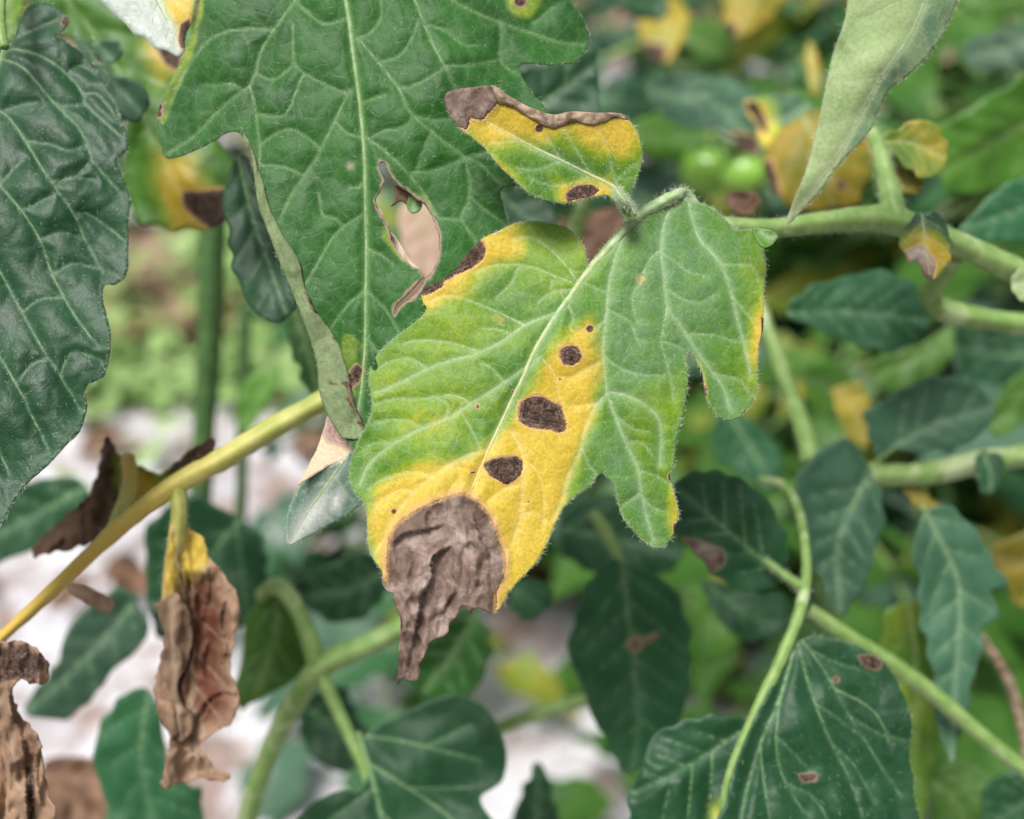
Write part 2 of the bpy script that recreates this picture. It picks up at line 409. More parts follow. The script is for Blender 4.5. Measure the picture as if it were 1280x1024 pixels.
def leaf(label, outline, mid, d, mat='mid', veins=None, n=5, res=9, tilt=(0, 0), fold=0.0, cup=0.0, quilt=3.0, lump=4.0, wr=0.0,
         chl=(), nec=(), alt=(), holes=(), splits=(), group=None, cat='leaf', root=None, part='blade', name='tomato_leaf',
         vtubes=True, vmat='vein', vr=(2.6, 1.0), hairs=0, tert=True, jag=1.0, broad=.10, thick=.00028, under='under', waves=0.0,
         depth=None, ang=48, flip=False, wr_mask=None, nseed=0, cscale=1.0, plabel=None, rolls=(), lobe=None, creases=()):
    u = d / F
    sd_ = float(sum(ord(ch) for ch in label) % 97) * .37 + nseed
    if lobe is None: lobe = 1.7 if veins is None else 0.0
    ol = smooth_poly(outline, res * .8, True, sd_, jag)
    if lobe:
        ol = ol + lobe * 3.4 * np.stack([fbm(ol[:, 0] / 48 + sd_, ol[:, 1] / 48, 2), fbm(ol[:, 0] / 48, ol[:, 1] / 48 + sd_ + 20, 2)], 1)
        tn = np.roll(ol, -1, 0) - np.roll(ol, 1, 0); tn /= np.linalg.norm(tn, axis=1)[:, None] + 1e-9
        sl = np.arange(len(ol)) * res * .8
        per = sl[-1] + res * .8; kk = max(4, round(per / 52))
        wv = 1.25 * np.sin(2 * np.pi * kk * sl / per + 2.6 * np.sin(2 * np.pi * sl / per * 3 + sd_)) * (.6 + .8 * vnoise(sl / 60 + sd_, sl * 0))
        ol = ol + lobe * np.stack([tn[:, 1], -tn[:, 0]], 1) * wv[:, None]
    hol = [smooth_poly(h, res * .7, True, sd_, 2.0 if i == 0 else .5) for i, h in enumerate(holes)]
    cx, cy = ol.mean(0)
    ext = np.ptp(ol, axis=0).max() / 2
    midp = smooth_poly(mid, 6, False)
    if veins is None:
        random.seed(int(sd_ * 100)); veins = auto_veins(mid, ol, n, ang + random.uniform(-9, 9)); vr = (vr[0] * .8, vr[1] * .9); vmat = 'vein_b' if vmat == 'vein' else vmat; quilt = quilt * 1.5; lump = lump * 1.8 + 5
    vs_ = [smooth_poly(v, 5, False) for v in veins]
    nmain = len(vs_)
    chl = [(np.array(q_[0], float), q_[1], q_[2] if len(q_) > 2 else 1.0) for q_ in chl]; nec = [(np.array(q_[0], float), q_[1], q_[2] if len(q_) > 2 else 1.0) for q_ in nec]; alt = [(np.array(q_[0], float), q_[1], q_[2] if len(q_) > 2 else 1.0) for q_ in alt]
    # centres of the small bulges between the veins
    lo, hi = ol.min(0) - 10, ol.max(0) + 10
    cell = 30.0 * cscale
    gx, gy = np.meshgrid(np.arange(lo[0], hi[0], cell), np.arange(lo[1], hi[1], cell))
    rr = np.random.default_rng(int(sd_ * 100) + 5)
    C = np.stack([gx.ravel(), gy.ravel()], 1) + rr.uniform(-.42, .42, (gx.size, 2)) * cell

    def fields(P):
        fx = {}
        def un(lst):
            v = np.zeros(len(P))
            for poly, w, top in lst:
                m = (P[:, 0] > poly[:, 0].min() - w) & (P[:, 0] < poly[:, 0].max() + w) & (P[:, 1] > poly[:, 1].min() - w) & (P[:, 1] < poly[:, 1].max() + w)
                if m.any(): v[m] = np.maximum(v[m], np.clip(.5 - sdf(P[m], poly) / w, 0, top))
            return v
        fx['chl'] = un(chl); fx['nec'] = un(nec); fx['alt'] = un(alt)
        for h_ in hol:
            dh, _ = seg_dist(P, h_, True)
            wd = .5 + 2.6 * vnoise(P[:, 0] / 11, P[:, 1] / 11) ** 2
            fx['nec'] = np.maximum(fx['nec'], np.clip(.62 - .16 * dh / wd, 0, 1)); fx['alt'] = np.maximum(fx['alt'], np.clip(1.3 - .5 * dh / wd, 0, 1))
        return fx

    def surf(P, extra=0.0, want=False):
        x, y = P[:, 0], P[:, 1]
        dm, tm = seg_dist(P, midp)
        h = -(tilt[0] * (x - cx) + tilt[1] * (y - cy))          # px, + is toward the viewer side
        h = h - fold * (np.sqrt(dm ** 2 + 64) - 8) - cup * ext * (((x - cx) ** 2 + (y - cy) ** 2) / ext ** 2)
        if depth is not None: h = h + depth(x, y)
        if lump: h = h + lump * fbm(x / 75 + sd_, y / 75, 2)
        if waves:
            de, te = seg_dist(P, ol, True)
            h = h + waves * np.exp(-de / 28) * np.sin(te * len(ol) * res * .8 / 26 + sd_)
        dv = dm.copy()
        for v in vs_:
            m = (x > v[:, 0].min() - 45) & (x < v[:, 0].max() + 45) & (y > v[:, 1].min() - 45) & (y < v[:, 1].max() + 45)
            if m.any():
                dd, _ = seg_dist(P[m], v); dv[m] = np.minimum(dv[m], dd)
        ed = np.full(len(P), 99.0)
        if tert and quilt:
            f1 = np.full(len(P), 1e9); f2 = np.full(len(P), 1e9)
            for c in C:
                dd = np.hypot(x - c[0], y - c[1])
                m = dd < f1
                f2 = np.where(m, f1, np.minimum(f2, dd)); f1 = np.where(m, dd, f1)
            ed = (f2 - f1) * .5
        if quilt:
            h = h + quilt * (1 - np.exp(-(dv / (15 * cscale)) ** .95)) + (quilt * .16 * (1 - np.exp(-(ed / (6 * cscale)) ** 1.4)) if tert else 0)
            h = h - quilt * .5 * np.exp(-(dm / 7) ** 2)
        if wr:
            m = np.ones(len(P)) if wr_mask is None else sstep(-12, 14, -sdf(P, np.array(wr_mask, float)))
            q = 1 - np.abs(fbm(x / 30 + sd_, y / 46 + 3, 3)) * 1.7
            q2 = 1 - np.abs(fbm(x / 13 + sd_ + 9, y / 26 + 7, 2)) * 1.7
            h = h + m * wr * (q - .5) + m * wr * .45 * (q2 - .5)
        for poly, amp, w_ in creases:
            q_ = smooth_poly(poly, 4, False)
            sgn = np.zeros(len(P)); best = np.full(len(P), 1e9)
            for i in range(len(q_) - 1):
                a_ = q_[i]; ab = q_[i + 1] - a_
                tt = np.clip(((P - a_) @ ab) / (ab @ ab), 0, 1)
                dd = np.hypot(x - a_[0] - tt * ab[0], y - a_[1] - tt * ab[1])
                m = dd < best; best[m] = dd[m]
                cr = ab[0] * (y - a_[1]) - ab[1] * (x - a_[0]); sgn[m] = np.sign(cr[m])
            _, te = seg_dist(P, q_)
            fade = np.clip(np.sin(np.pi * np.clip(te, .02, .98)) * 1.8, 0, 1)
            h = h + amp * fade * np.where(sgn > 0, np.exp(-best / w_), -.5 * np.exp(-best / (w_ * .5))) * np.tanh(best / .8)
        h = h + extra
        dep = d - u * h
        p3 = at(x, y, dep)
        if want: return p3, dv, dm, ed
        return p3

    # points
    xs = np.arange(lo[0], hi[0], res); ys = np.arange(lo[1], hi[1], res * .866)
    gx, gy = np.meshgrid(xs, ys); gx = gx + (np.arange(len(ys)) % 2)[:, None] * res / 2
    G = np.stack([gx.ravel(), gy.ravel()], 1) + rr.uniform(-.15, .15, (gx.size, 2)) * res
    s = sdf(G, ol); ok = s < -.55 * res
    for h_ in hol: ok &= sdf(G, h_) > .5 * res
    G = G[ok]
    loops = [ol] + hol
    pts = np.vstack(loops + [G])
    edges = []; k = 0
    for lp in loops:
        m = len(lp); edges += [(k + i, k + (i + 1) % m) for i in range(m)]; k += m
    vv, _, ff, *_ = delaunay_2d_cdt([Vector(p) for p in pts], edges, [], 0, 1e-4)
    P2 = np.array([(v.x, v.y) for v in vv])
    ff = [f for f in ff if len(f) == 3]
    T = np.array(ff)
    cen = P2[T].mean(1)
    ok = inside(cen, ol)
    for h_ in hol: ok &= ~inside(cen, h_)
    T = T[ok]; cen = cen[ok]
    V3, dv, dm, ed = surf(P2, want=True)
    fl = fields(P2)
    dl = np.full(len(P2), 99.0)
    for v in vs_:
        if np.linalg.norm(np.diff(v, axis=0), axis=1).sum() > 130:
            m = (np.abs(P2[:, 0] - (v[:, 0].min() + v[:, 0].max()) / 2) < np.ptp(v[:, 0]) / 2 + 30) & (np.abs(P2[:, 1] - (v[:, 1].min() + v[:, 1].max()) / 2) < np.ptp(v[:, 1]) / 2 + 30)
            if m.any(): dl[m] = np.minimum(dl[m], seg_dist(P2[m], v)[0])
    de, _ = seg_dist(P2, ol, True)
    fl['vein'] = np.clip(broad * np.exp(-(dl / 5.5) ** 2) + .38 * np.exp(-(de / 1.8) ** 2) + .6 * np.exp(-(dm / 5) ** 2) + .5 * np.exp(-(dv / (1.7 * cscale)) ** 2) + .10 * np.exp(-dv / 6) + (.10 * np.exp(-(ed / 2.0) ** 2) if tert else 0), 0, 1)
    a = V3[T[:, 1]] - V3[T[:, 0]]; b = V3[T[:, 2]] - V3[T[:, 0]]
    nn = np.cross(a, b)
    facing = (nn * (CAM - V3[T].mean(1))).sum(1) > 0
    if facing.mean() < .5: T = T[:, ::-1]
    base = at(*mid[0], d) if root is None else np.array(root.location)
    own = root is None
    if own:
        root = empty(name, base, label, cat, group)
    mats = [M[mat], M[under]] if under else [M[mat]]
    # split the patches that have a look of their own into sub-parts
    used = np.zeros(len(T), bool)
    groups = []
    for nm, poly, lb in splits:
        m = inside(cen, smooth_poly(poly, 4)) & ~used
        if m.sum() > 2: groups.append((nm, m, lb)); used |= m
    def sub(mask):
        t = T[mask]; ids, inv = np.unique(t, return_inverse=True)
        return V3[ids], inv.reshape(t.shape), {k_: v_[ids] for k_, v_ in fl.items()}
    v_, t_, f_ = sub(~used)
    blade = mesh_obj(part, v_, t_, mats, root, base, f_, True, thick, under)
    if plabel: blade['label'] = plabel
    for nm, m, lb in groups:
        v_, t_, f_ = sub(m)
        o = mesh_obj(nm, v_, t_, mats, blade, base, f_, True, thick, under)
        if lb: o['label'] = lb
    if vtubes:
        mid_in = midp[inside(midp, ol) | (np.arange(len(midp)) < 3)]
        if len(mid_in) > 3:
            rad = np.linspace(vr[0], vr[0] * .3, len(mid_in)) * u
            p3 = surf(mid_in, -.45 * vr[0] * np.linspace(1, .3, len(mid_in)))
            v_, t_ = tube_geo(p3, rad, 8)
            fm = fields(mid_in)
            mesh_obj('midrib', v_, t_, M[vmat], blade, base, {k_: np.repeat(x, 8) for k_, x in fm.items()})
        VV, TT, AA = [], [], []
        for i, v in enumerate(vs_):
            m = inside(v, ol)
            for h_ in hol: m &= ~inside(v, h_)
            run = v[m]
            if len(run) < 3: continue
            ln = np.linalg.norm(np.diff(run, axis=0), axis=1).sum()
            r0 = vr[1] * (.8 if ln > 90 else .45)
            rad = np.linspace(r0, r0 * .4, len(run)) * u
            v_, t_ = tube_geo(surf(run, -.35 * r0 if res < 3.5 else .35), rad, 5, cap=False)
            o_ = len(VV); VV += v_; TT += [tuple(o_ + j for j in q) for q in t_]
            AA.append(np.repeat(fields(run)['chl'], 5))
        if VV: mesh_obj('side_veins', VV, TT, M[vmat], blade, base, {'chl': np.concatenate(AA)})
    if hairs:
        # fine hairs on the margin, the ribs and, thinly, the blade
        q = []
        m1 = ol[rr.integers(0, len(ol), int(hairs * .35))] + rr.normal(0, .8, (int(hairs * .35), 2)); q.append(m1)
        allv = np.vstack([midp] * 3 + [v for v in vs_]) if vs_ else midp
        m2 = allv[rr.integers(0, len(allv), int(hairs * .28))] + rr.normal(0, 2.2, (int(hairs * .28), 2)); q.append(m2[inside(m2, ol)])
        m3 = G[rr.integers(0, len(G), int(hairs * .28))] + rr.normal(0, 2, (int(hairs * .28), 2)); q.append(m3)
        q = np.vstack(q)
        for h_ in hol: q = q[~inside(q, h_)]
        q = q[fields(q)['nec'] < .5]
        p0 = surf(q); N = len(q)
        dirs = rr.normal(0, 1, (N, 3)) * .8 - FW * .7
        dirs /= np.linalg.norm(dirs, axis=1)[:, None]
        Ln = rr.uniform(2.0, 6.0, (N, 1)) * u
        side = np.cross(dirs, FW); side /= np.linalg.norm(side, axis=1)[:, None] + 1e-9
        w = .14 * u
        bend = rr.normal(0, .35, (N, 3)) * Ln
        mid3 = p0 + dirs * Ln * .5 + bend * .4; tip = p0 + dirs * Ln + bend
        V = np.stack([p0 - side * w, p0 + side * w, mid3 + side * w * .8, mid3 - side * w * .8, tip], 1).reshape(-1, 3)
        ii = np.arange(N)[:, None] * 5
        FF = [tuple(r_) for r_ in (ii + np.array([0, 1, 2, 3])).tolist()] + [tuple(r_) for r_ in (ii + np.array([3, 2, 4])).tolist()]
        tag(mesh_obj('hairs', V, FF, M['hair'], blade, base), kind='stuff')
    for (crest, inner, mt, ht, nm, lb) in rolls:
        roll_strip(surf, crest, inner, mt, ht, nm, lb, blade, base, u)
    root_surf[root.name] = surf
    return root
root_surf = {}

def roll_strip(surf, crest, inner, mt, ht, nm, lb, parent, base, u):
    """a margin folded over onto the blade: arched strip from the fold line to the free edge."""
    a = smooth_poly(crest, 4, False); n = len(a)
    b = smooth_poly(inner, 4, False)
    b = np.stack([np.interp(np.linspace(0, 1, n), np.linspace(0, 1, len(b)), b[:, k]) for k in (0, 1)], 1)
    a = a + .7 * np.stack([fbm(a[:, 0] / 12, a[:, 1] / 12), fbm(a[:, 0] / 12 + 9, a[:, 1] / 12)], 1)
    b = b + 1.6 * np.stack([fbm(b[:, 0] / 11 + 3, b[:, 1] / 11), fbm(b[:, 0] / 11 + 19, b[:, 1] / 11)], 1)
    k = 14; rows = []
    wl = np.linalg.norm(b - a, axis=1)
    for j in range(k + 1):
        t = j / k
        p = a * (1 - t) + b * t
        arch = ht * np.minimum(1, wl / 12) * math.sin(math.pi * (.08 + .80 * t)) + 1.0
        arch = arch + 3.4 * fbm(p[:, 0] / 10 + 5, p[:, 1] / 10, 3) * math.sin(math.pi * t)
        rows.append(surf(p, arch))
    V = np.concatenate(rows); T = []
    for j in range(k):
        for i in range(n - 1):
            T.append((j * n + i, j * n + i + 1, (j + 1) * n + i + 1, (j + 1) * n + i))
    V_ = V[np.array(T[len(T) // 2])]
    if np.cross(V_[1] - V_[0], V_[2] - V_[0]) @ (CAM - V_[0]) < 0: T = [t[::-1] for t in T]
    z = np.zeros(len(V))
    tt = np.repeat(np.linspace(0, 1, k + 1), n)
    o = mesh_obj(nm, V, T, M[mt], parent, base, {'chl': z, 'nec': np.clip(.42 * tt ** 4 + .62 * np.concatenate([fbm((a * (1 - j / k) + b * j / k)[:, 0] / 22 + 4, (a * (1 - j / k) + b * j / k)[:, 1] / 22, 2) for j in range(k + 1)]) * tt + np.where(np.concatenate([fbm((a * (1 - j / k) + b * j / k)[:, 0] / 6, (a * (1 - j / k) + b * j / k)[:, 1] / 6 + 50, 2) for j in range(k + 1)]) > .5, .34, 0), 0, 1), 'alt': z, 'vein': z}, True, .00025)
    if lb: o['label'] = lb
    return o

def stem(label, pts, r, mat='stem', name='tomato_shoot', cat='shoot', root=None, part='stalk', nodes=(), alt=None, group=None, branches=(), n=20, hairs=0):
    """pts: (px, py, depth); r: px radii at the points"""
    P = np.array([at(np.array(p[0]), np.array(p[1]), np.array(p[2])) for p in pts])
    base = P[0] if root is None else np.array(root.location)
    if root is None: root = empty(name, base, label, cat, group)
    def mk(pts, r, nm):
        P = np.array([at(np.array(p[0]), np.array(p[1]), np.array(p[2])) for p in pts])
        rr = np.array([ri * p[2] / F for ri, p in zip(r, pts)])
        Q = spline3(P); q = np.interp(np.linspace(0, 1, len(Q)), np.linspace(0, 1, len(rr)), rr)
        q = q * (1 + .10 * np.array([fbm(np.array([i * .6]), np.array([r[0]]), 2)[0] for i in range(len(Q))]))
        v, t = tube_geo(Q, q, n, ridge=.07)
        at_ = np.zeros(len(v))
        if alt is not None: at_ = np.repeat(np.clip(np.interp(np.linspace(0, 1, len(Q)), np.linspace(0, 1, len(alt)), alt), 0, 1), n)
        o = mesh_obj(nm, v, t, M[mat], root, base, {'alt': at_, 'chl': at_ * 0})
        if hairs:
            N = hairs; idx = np.random.default_rng(3).integers(0, len(v), N)
            g = np.random.default_rng(4)
            p0 = np.array(v)[idx] + g.normal(0, .0003, (N, 3)); cen = np.repeat(Q, n, 0)[idx]
            dr = p0 - cen; dr /= np.linalg.norm(dr, axis=1)[:, None]
            dr = dr + g.normal(0, .35, (N, 3)); Ln = g.uniform(.0003, .0008, (N, 1)); sd = np.cross(dr, FW); sd /= np.linalg.norm(sd, axis=1)[:, None] + 1e-9
            V = np.stack([p0 - sd * 2.2e-5, p0 + sd * 2.2e-5, p0 + dr * Ln], 1).reshape(-1, 3)
            tag(mesh_obj('hairs', V, (np.arange(N)[:, None] * 3 + np.array([0, 1, 2])).tolist(), M['hair'], o, base), kind='stuff')
        return o
    mk(pts, r, part)
    if label: root['label'] = label
    for b in branches: mk(b[0], b[1], b[2] if len(b) > 2 else 'side_stalk')
    return root

def sub(root, label, *a, **k):
    return leaf(label, *a, root=root, part='leaflet', plabel=label, **k)
# ------------------------------------------------------------------ the setting: soil, film, weeds
def ground_sheet(name, x0, x1, y0, y1, nx, ny, zf, mat, ragged=False):
    X, Y = np.meshgrid(np.linspace(x0, x1, nx), np.linspace(y0, y1, ny))
    if ragged: Y = Y + .16 * fbm(X * 3.1 + 7, X * 0 + 2, 3) * (Y - y0) / (y1 - y0)
    Z = zf(X, Y)
    V = np.stack([X.ravel(), Y.ravel(), Z.ravel()], 1)
    T = [(j * nx + i, j * nx + i + 1, (j + 1) * nx + i + 1, (j + 1) * nx + i) for j in range(ny - 1) for i in range(nx - 1)]
    return tag(mesh_obj(name, V, T, mat), kind='structure')

t = NT('reddish_soil'); co = t.n('ShaderNodeTexCoord').outputs['Object']
c = t.mix(t.step(t.noise(co, 9, 5, .65), .35, .65), (.16, .09, .06), (.34, .22, .16))
c = t.mix(t.step(t.noise(co, 45, 3, .6), .55, .7), c, (.42, .33, .27))
b = t.n('ShaderNodeBsdfPrincipled'); t.set(b.inputs['Base Color'], c); b.inputs['Roughness'].default_value = .9
t.link(t.bump(t.noise(co, 60, 5, .7), .01, .8), b.inputs['Normal']); t.link(b.outputs[0], t.out.inputs['Surface'])
M['soil'] = t.m
t = NT('white_mulch_film'); co = t.n('ShaderNodeTexCoord').outputs['Object']
c = t.mix(t.step(t.noise(co, 5, 4, .6), .3, .7), (.48, .47, .51), (.74, .73, .78))
c = t.mix(t.math('MULTIPLY', t.step(t.noise(co, 7, 5, .7), .48, .60), .85), c, (.25, .155, .115))
c = t.mix(t.math('MULTIPLY', t.step(t.noise(co, 30, 4, .7), .57, .66), .8), c, (.20, .13, .10))
b = t.n('ShaderNodeBsdfPrincipled'); t.set(b.inputs['Base Color'], c); b.inputs['Roughness'].default_value = .38
t.link(t.bump(t.noise(co, 26, 4, .6, 1.5), .012, .8), b.inputs['Normal']); t.link(b.outputs[0], t.out.inputs['Surface'])
M['film'] = t.m

ground_sheet('ground', -60, 60, -20, 120, 41, 41, lambda X, Y: X * 0, M['soil'])
def filmz(X, Y): return .02 + .010 * fbm(X * 5, Y * 9, 3) + .006 * fbm(X * 22 + 4, Y * 22, 2)
ground_sheet('mulch_film', -3.5, 3.5, -.7, 1.17, 170, 60, filmz, M['film'], True)
ground_sheet('mulch_film', -5, 5, 2.1, 3.3, 170, 40, filmz, M['film'])
ground_sheet('mulch_film', -7, 7, 4.2, 5.4, 120, 30, filmz, M['film'])

# a compound leaf of the plants further back, in its own local frame (x along the stalk)
def leaflet_grid(L, W, org, yaw, droop, seed, nu=9, nv=5):
    V = []; T = []
    rg = random.Random(seed)
    ph = rg.uniform(0, 6)
    for i in range(nu):
        u = i / (nu - 1)
        w = W * (math.sin(math.pi * min(1, u * .92 + .08) ** .72)) * (1 + .22 * math.sin(u * 19 + ph)) + W * .02
        for j in range(nv):
            v = j / (nv - 1) * 2 - 1
            x = u * L; y = v * w
            z = -droop * L * u * u + .35 * abs(y) + .04 * L * math.sin(u * 9 + ph + v * 2)
            V.append((org[0] + x * math.cos(yaw) - y * math.sin(yaw), org[1] + x * math.sin(yaw) + y * math.cos(yaw), org[2] + z))
    for i in range(nu - 1):
        for j in range(nv - 1):
            a = i * nv + j
            T.append((a, a + nv, a + nv + 1, a + 1))
    return V, T

def compound_mesh(name, seed, mats):
    rg = random.Random(seed)
    V = []; T = []; mi = []
    L = .24
    rach = lambda s: np.array([s * L, .02 * math.sin(s * 3 + seed), -.10 * s * s + .03 * s])
    def add(g, m):
        o = len(V); V.extend([tuple(p) for p in g[0]]); T.extend([tuple(o + k for k in q) for q in g[1]]); mi.extend([m] * len(g[1]))
    add(tube_geo([rach(s) for s in np.linspace(0, 1, 8)], np.linspace(.0028, .0014, 8), 6), 1)
    for s, sz in ((.32, .6), (.55, .85), (.80, 1.0)):
        for sg in (-1, 1):
            add(leaflet_grid(.095 * sz * rg.uniform(.85, 1.15), .030 * sz * rg.uniform(.85, 1.1), rach(s), sg * rg.uniform(.8, 1.25), rg.uniform(.15, .6), rg.random()), 0)
    add(leaflet_grid(.12, .036, rach(1.0), rg.uniform(-.15, .15), .4, rg.random()), 0)
    me = bpy.data.meshes.new(name)
    me.from_pydata(V, [], T)
    for m in mats: me.materials.append(m)
    me.polygons.foreach_set('material_index', mi); me.polygons.foreach_set('use_smooth', [True] * len(T)); me.update()
    for k in ('chl', 'nec', 'alt', 'vein'):
        a = me.attributes.new(k, 'FLOAT', 'POINT')
        if k == 'chl' and seed == 3: a.data.foreach_set('value', np.clip((np.array(V)[:, 0] - .12) / .15, 0, .8).astype(np.float32))
    return me
CM = [compound_mesh('leaf', s, [M[m], M['stem']]) for s, m in enumerate(('far_grey', 'far_mid', 'far_fresh', 'far_yellow', 'far_mid', 'far_grey', 'far_fresh', 'far_fresh'))]

def litter_mesh(seed):
    v, t_ = leaflet_grid(.075, .024, (-.035, 0, 0), 0, .1, seed, 10, 7)
    rg = random.Random(seed)
    v = [(a, b, c + .006 * math.sin(a * 160 + seed) + .006 * math.sin(b * 260 + a * 90) + rg.uniform(-.001, .001)) for a, b, c in v]
    me = bpy.data.meshes.new('fallen_leaf'); me.from_pydata(v, [], t_); me.materials.append(M['litter']); me.polygons.foreach_set('use_smooth', [True] * len(t_)); me.update()
    return me
M['litter'] = plain_mat('dead_leaf_litter', (.07, .04, .025), (.22, .13, .08), .8, 90, .2, .0004)
LITTER = [litter_mesh(s) for s in (3, 8, 12)]

def plant(x, y, h, label, nl=15, group=None, lean=(0, 0), zlo=.12, ls=1.0):
    root = empty('tomato_plant', (x, y, 0.0), label, 'plant', group)
    k = 9
    P = [np.array([lean[0] * (i / k) + .02 * math.sin(i * 1.3 + x * 9), lean[1] * (i / k) + .02 * math.cos(i * 1.7 + y * 5), h * i / k]) for i in range(k + 1)]
    v, tt = tube_geo(spline3(P, 4), np.linspace(.007, .003, 4 * k + 1), 8)
    mesh_obj('stem', v, tt, M['stem_dark'], root)
    for i in range(nl):
        f = zlo + (1 - zlo) * (i + random.random() * .6) / nl
        o = bpy.data.objects.new('leaf', random.choice(CM)); COL.objects.link(o); o.parent = root
        q = min(int(f * k), k - 1); p = P[q] + (P[q + 1] - P[q]) * (f * k - q)
        o.location = tuple(p)
        o.rotation_euler = (random.uniform(-.25, .25), random.uniform(-.35, .45), i * 2.4 + random.uniform(-.4, .4))
        s = random.uniform(.75, 1.15) * ls; o.scale = (s, s, s)
    return root

for x in np.arange(-2.0, 2.3, .30):
    plant(x + random.uniform(-.07, .07), 2.55 + random.uniform(-.15, .15), random.uniform(.55, .75), 'bushy tomato plant growing in the next mulched bed behind', 16, 'tomato plants in the next bed')
for x in np.arange(-3.4, 3.6, .42):
    plant(x + random.uniform(-.1, .1), 4.75 + random.uniform(-.2, .2), random.uniform(.75, 1.0), 'leafy tomato plant in the farthest mulched bed', 16, 'tomato plants in the farthest bed')
# plants of the same bed, beside the sick one
for (x, y, h, lb) in ((.46, .98, .50, 'tomato plant standing beyond the oval dark green leaf'), (.86, 1.15, .55, 'tomato plant at the far end of the near bed'),
                      (.22, 1.18, .46, 'tomato plant behind the notched lobe of the sick leaf'), 
                       (.30, .64, .40, 'tomato plant standing behind the drooping grey-green leaves'),
                      (.55, .74, .48, 'tomato plant behind the long pointed grey-green leaf'), 
                       (-.10, .64, .25, 'low tomato plant behind the forked shoot'), (.13, .72, .28, 'low tomato plant behind the hanging dark leaf'), (.20, .52, .33, 'young tomato plant just behind the big dark compound leaf'), (.44, .56, .42, 'tomato plant behind the thick horizontal stalk'), (.40, .80, .64, 'tall tomato plant behind the lime cupped leaf'), (.14, .88, .58, 'tomato plant behind the notched side of the sick leaf'), (.66, 1.3, .62, 'tall tomato plant behind the broad fresh leaf'),
                      (.36, 1.34, .60, 'tall tomato plant behind the green fruits'), (.05, 1.36, .56, 'tomato plant behind the small yellow leaflet'), (1.0, .9, .55, 'tomato plant beyond the yellow withering leaf')):
    plant(x, y, h, lb, 15, None, zlo=.15, ls=1.0 if h > .35 else .6)

# weeds on the strip of soil between the beds: nobody could count them
def weeds(name, x0, x1, y0, y1, N, s0, s1, mat, label):
    g = np.random.default_rng(21)
    c = np.stack([g.uniform(x0, x1, N), g.uniform(y0, y1, N), g.uniform(.004, .07, N)], 1)
    keep = vnoise(c[:, 0] * 7 + 40, c[:, 1] * 7) > .38
    c = c[keep]; N = len(c)
    a = g.uniform(0, 6.28, N); tl = g.uniform(-.2, 1.0, N); s = g.uniform(s0, s1, N)
    d1 = np.stack([np.cos(a) * np.cos(tl), np.sin(a) * np.cos(tl), np.sin(tl)], 1); d2 = np.stack([-np.sin(a), np.cos(a), g.uniform(-.4, .4, N)], 1)
    pts = [(0, 0, 0), (.35, .28, .03), (.75, .2, .02), (1, 0, -.06), (.75, -.2, .02), (.35, -.28, .03)]
    V = np.stack([c + s[:, None] * (p[0] * d1 + p[1] * d2) + np.array([0, 0, 1]) * (s * p[2])[:, None] for p in pts], 1).reshape(-1, 3)
    T = (np.arange(N)[:, None] * 6 + np.arange(6)).tolist()
    return tag(mesh_obj(name, V, T, mat), label, 'weeds', None, 'stuff')
M['weed'] = plain_mat('weed_green', (.20, .36, .10), (.44, .60, .26), .6, 18, .3, .0001, .3, c3=(.34, .22, .12))
weeds('weeds', -2.4, 2.4, 1.12, 2.1, 22000, .02, .06, M['weed'], 'low green weeds covering the soil strip between the mulched beds')
weeds('weeds', -1.6, 1.6, .80, 1.2, 900, .015, .05, M['weed'], 'scattered green weeds creeping over the edge of the white film')
weeds('weeds', -3.5, 3.5, 3.3, 4.2, 6000, .03, .07, M['weed'], 'low green weeds on the farther soil strip beyond the next bed')

for i, x in enumerate(np.arange(-1.8, 1.9, .30)):  # out-of-view row added behind the camera, cuts frontal light from the low sky
    plant(x, -.80 + random.uniform(-.1, .1), random.uniform(1.0, 1.25), 'unseen tall tomato plant added behind the camera to block low sky light', 18, 'added tomato plants behind the camera')
for x, y, h in ((-.62, .02, .85), (.66, .0, .9), (-.66, -.35, .9), (.7, -.4, .9)):  # out-of-view plants added at the sides, deepen the shade in the gaps
    plant(x, y, h, 'unseen tall tomato plant added beside the camera to block side sky light', 16, 'added tomato plants beside the camera')
# litter on the film
random.seed(31)
for k in range(16):
    x, y = random.uniform(-.75, .45), random.uniform(.62, 1.12)
    o = bpy.data.objects.new('fallen_leaf', LITTER[k % 3]); COL.objects.link(o)
    o.location = (x, y, .045); o.rotation_euler = (random.uniform(-.3, .3), random.uniform(-.3, .3), random.uniform(0, 6.28))
    s = random.uniform(.6, 1.2); o.scale = (s, s, s)
    tag(o, 'small dead brown leaf fallen on the white film', 'fallen leaf', 'dead leaves fallen on the film')
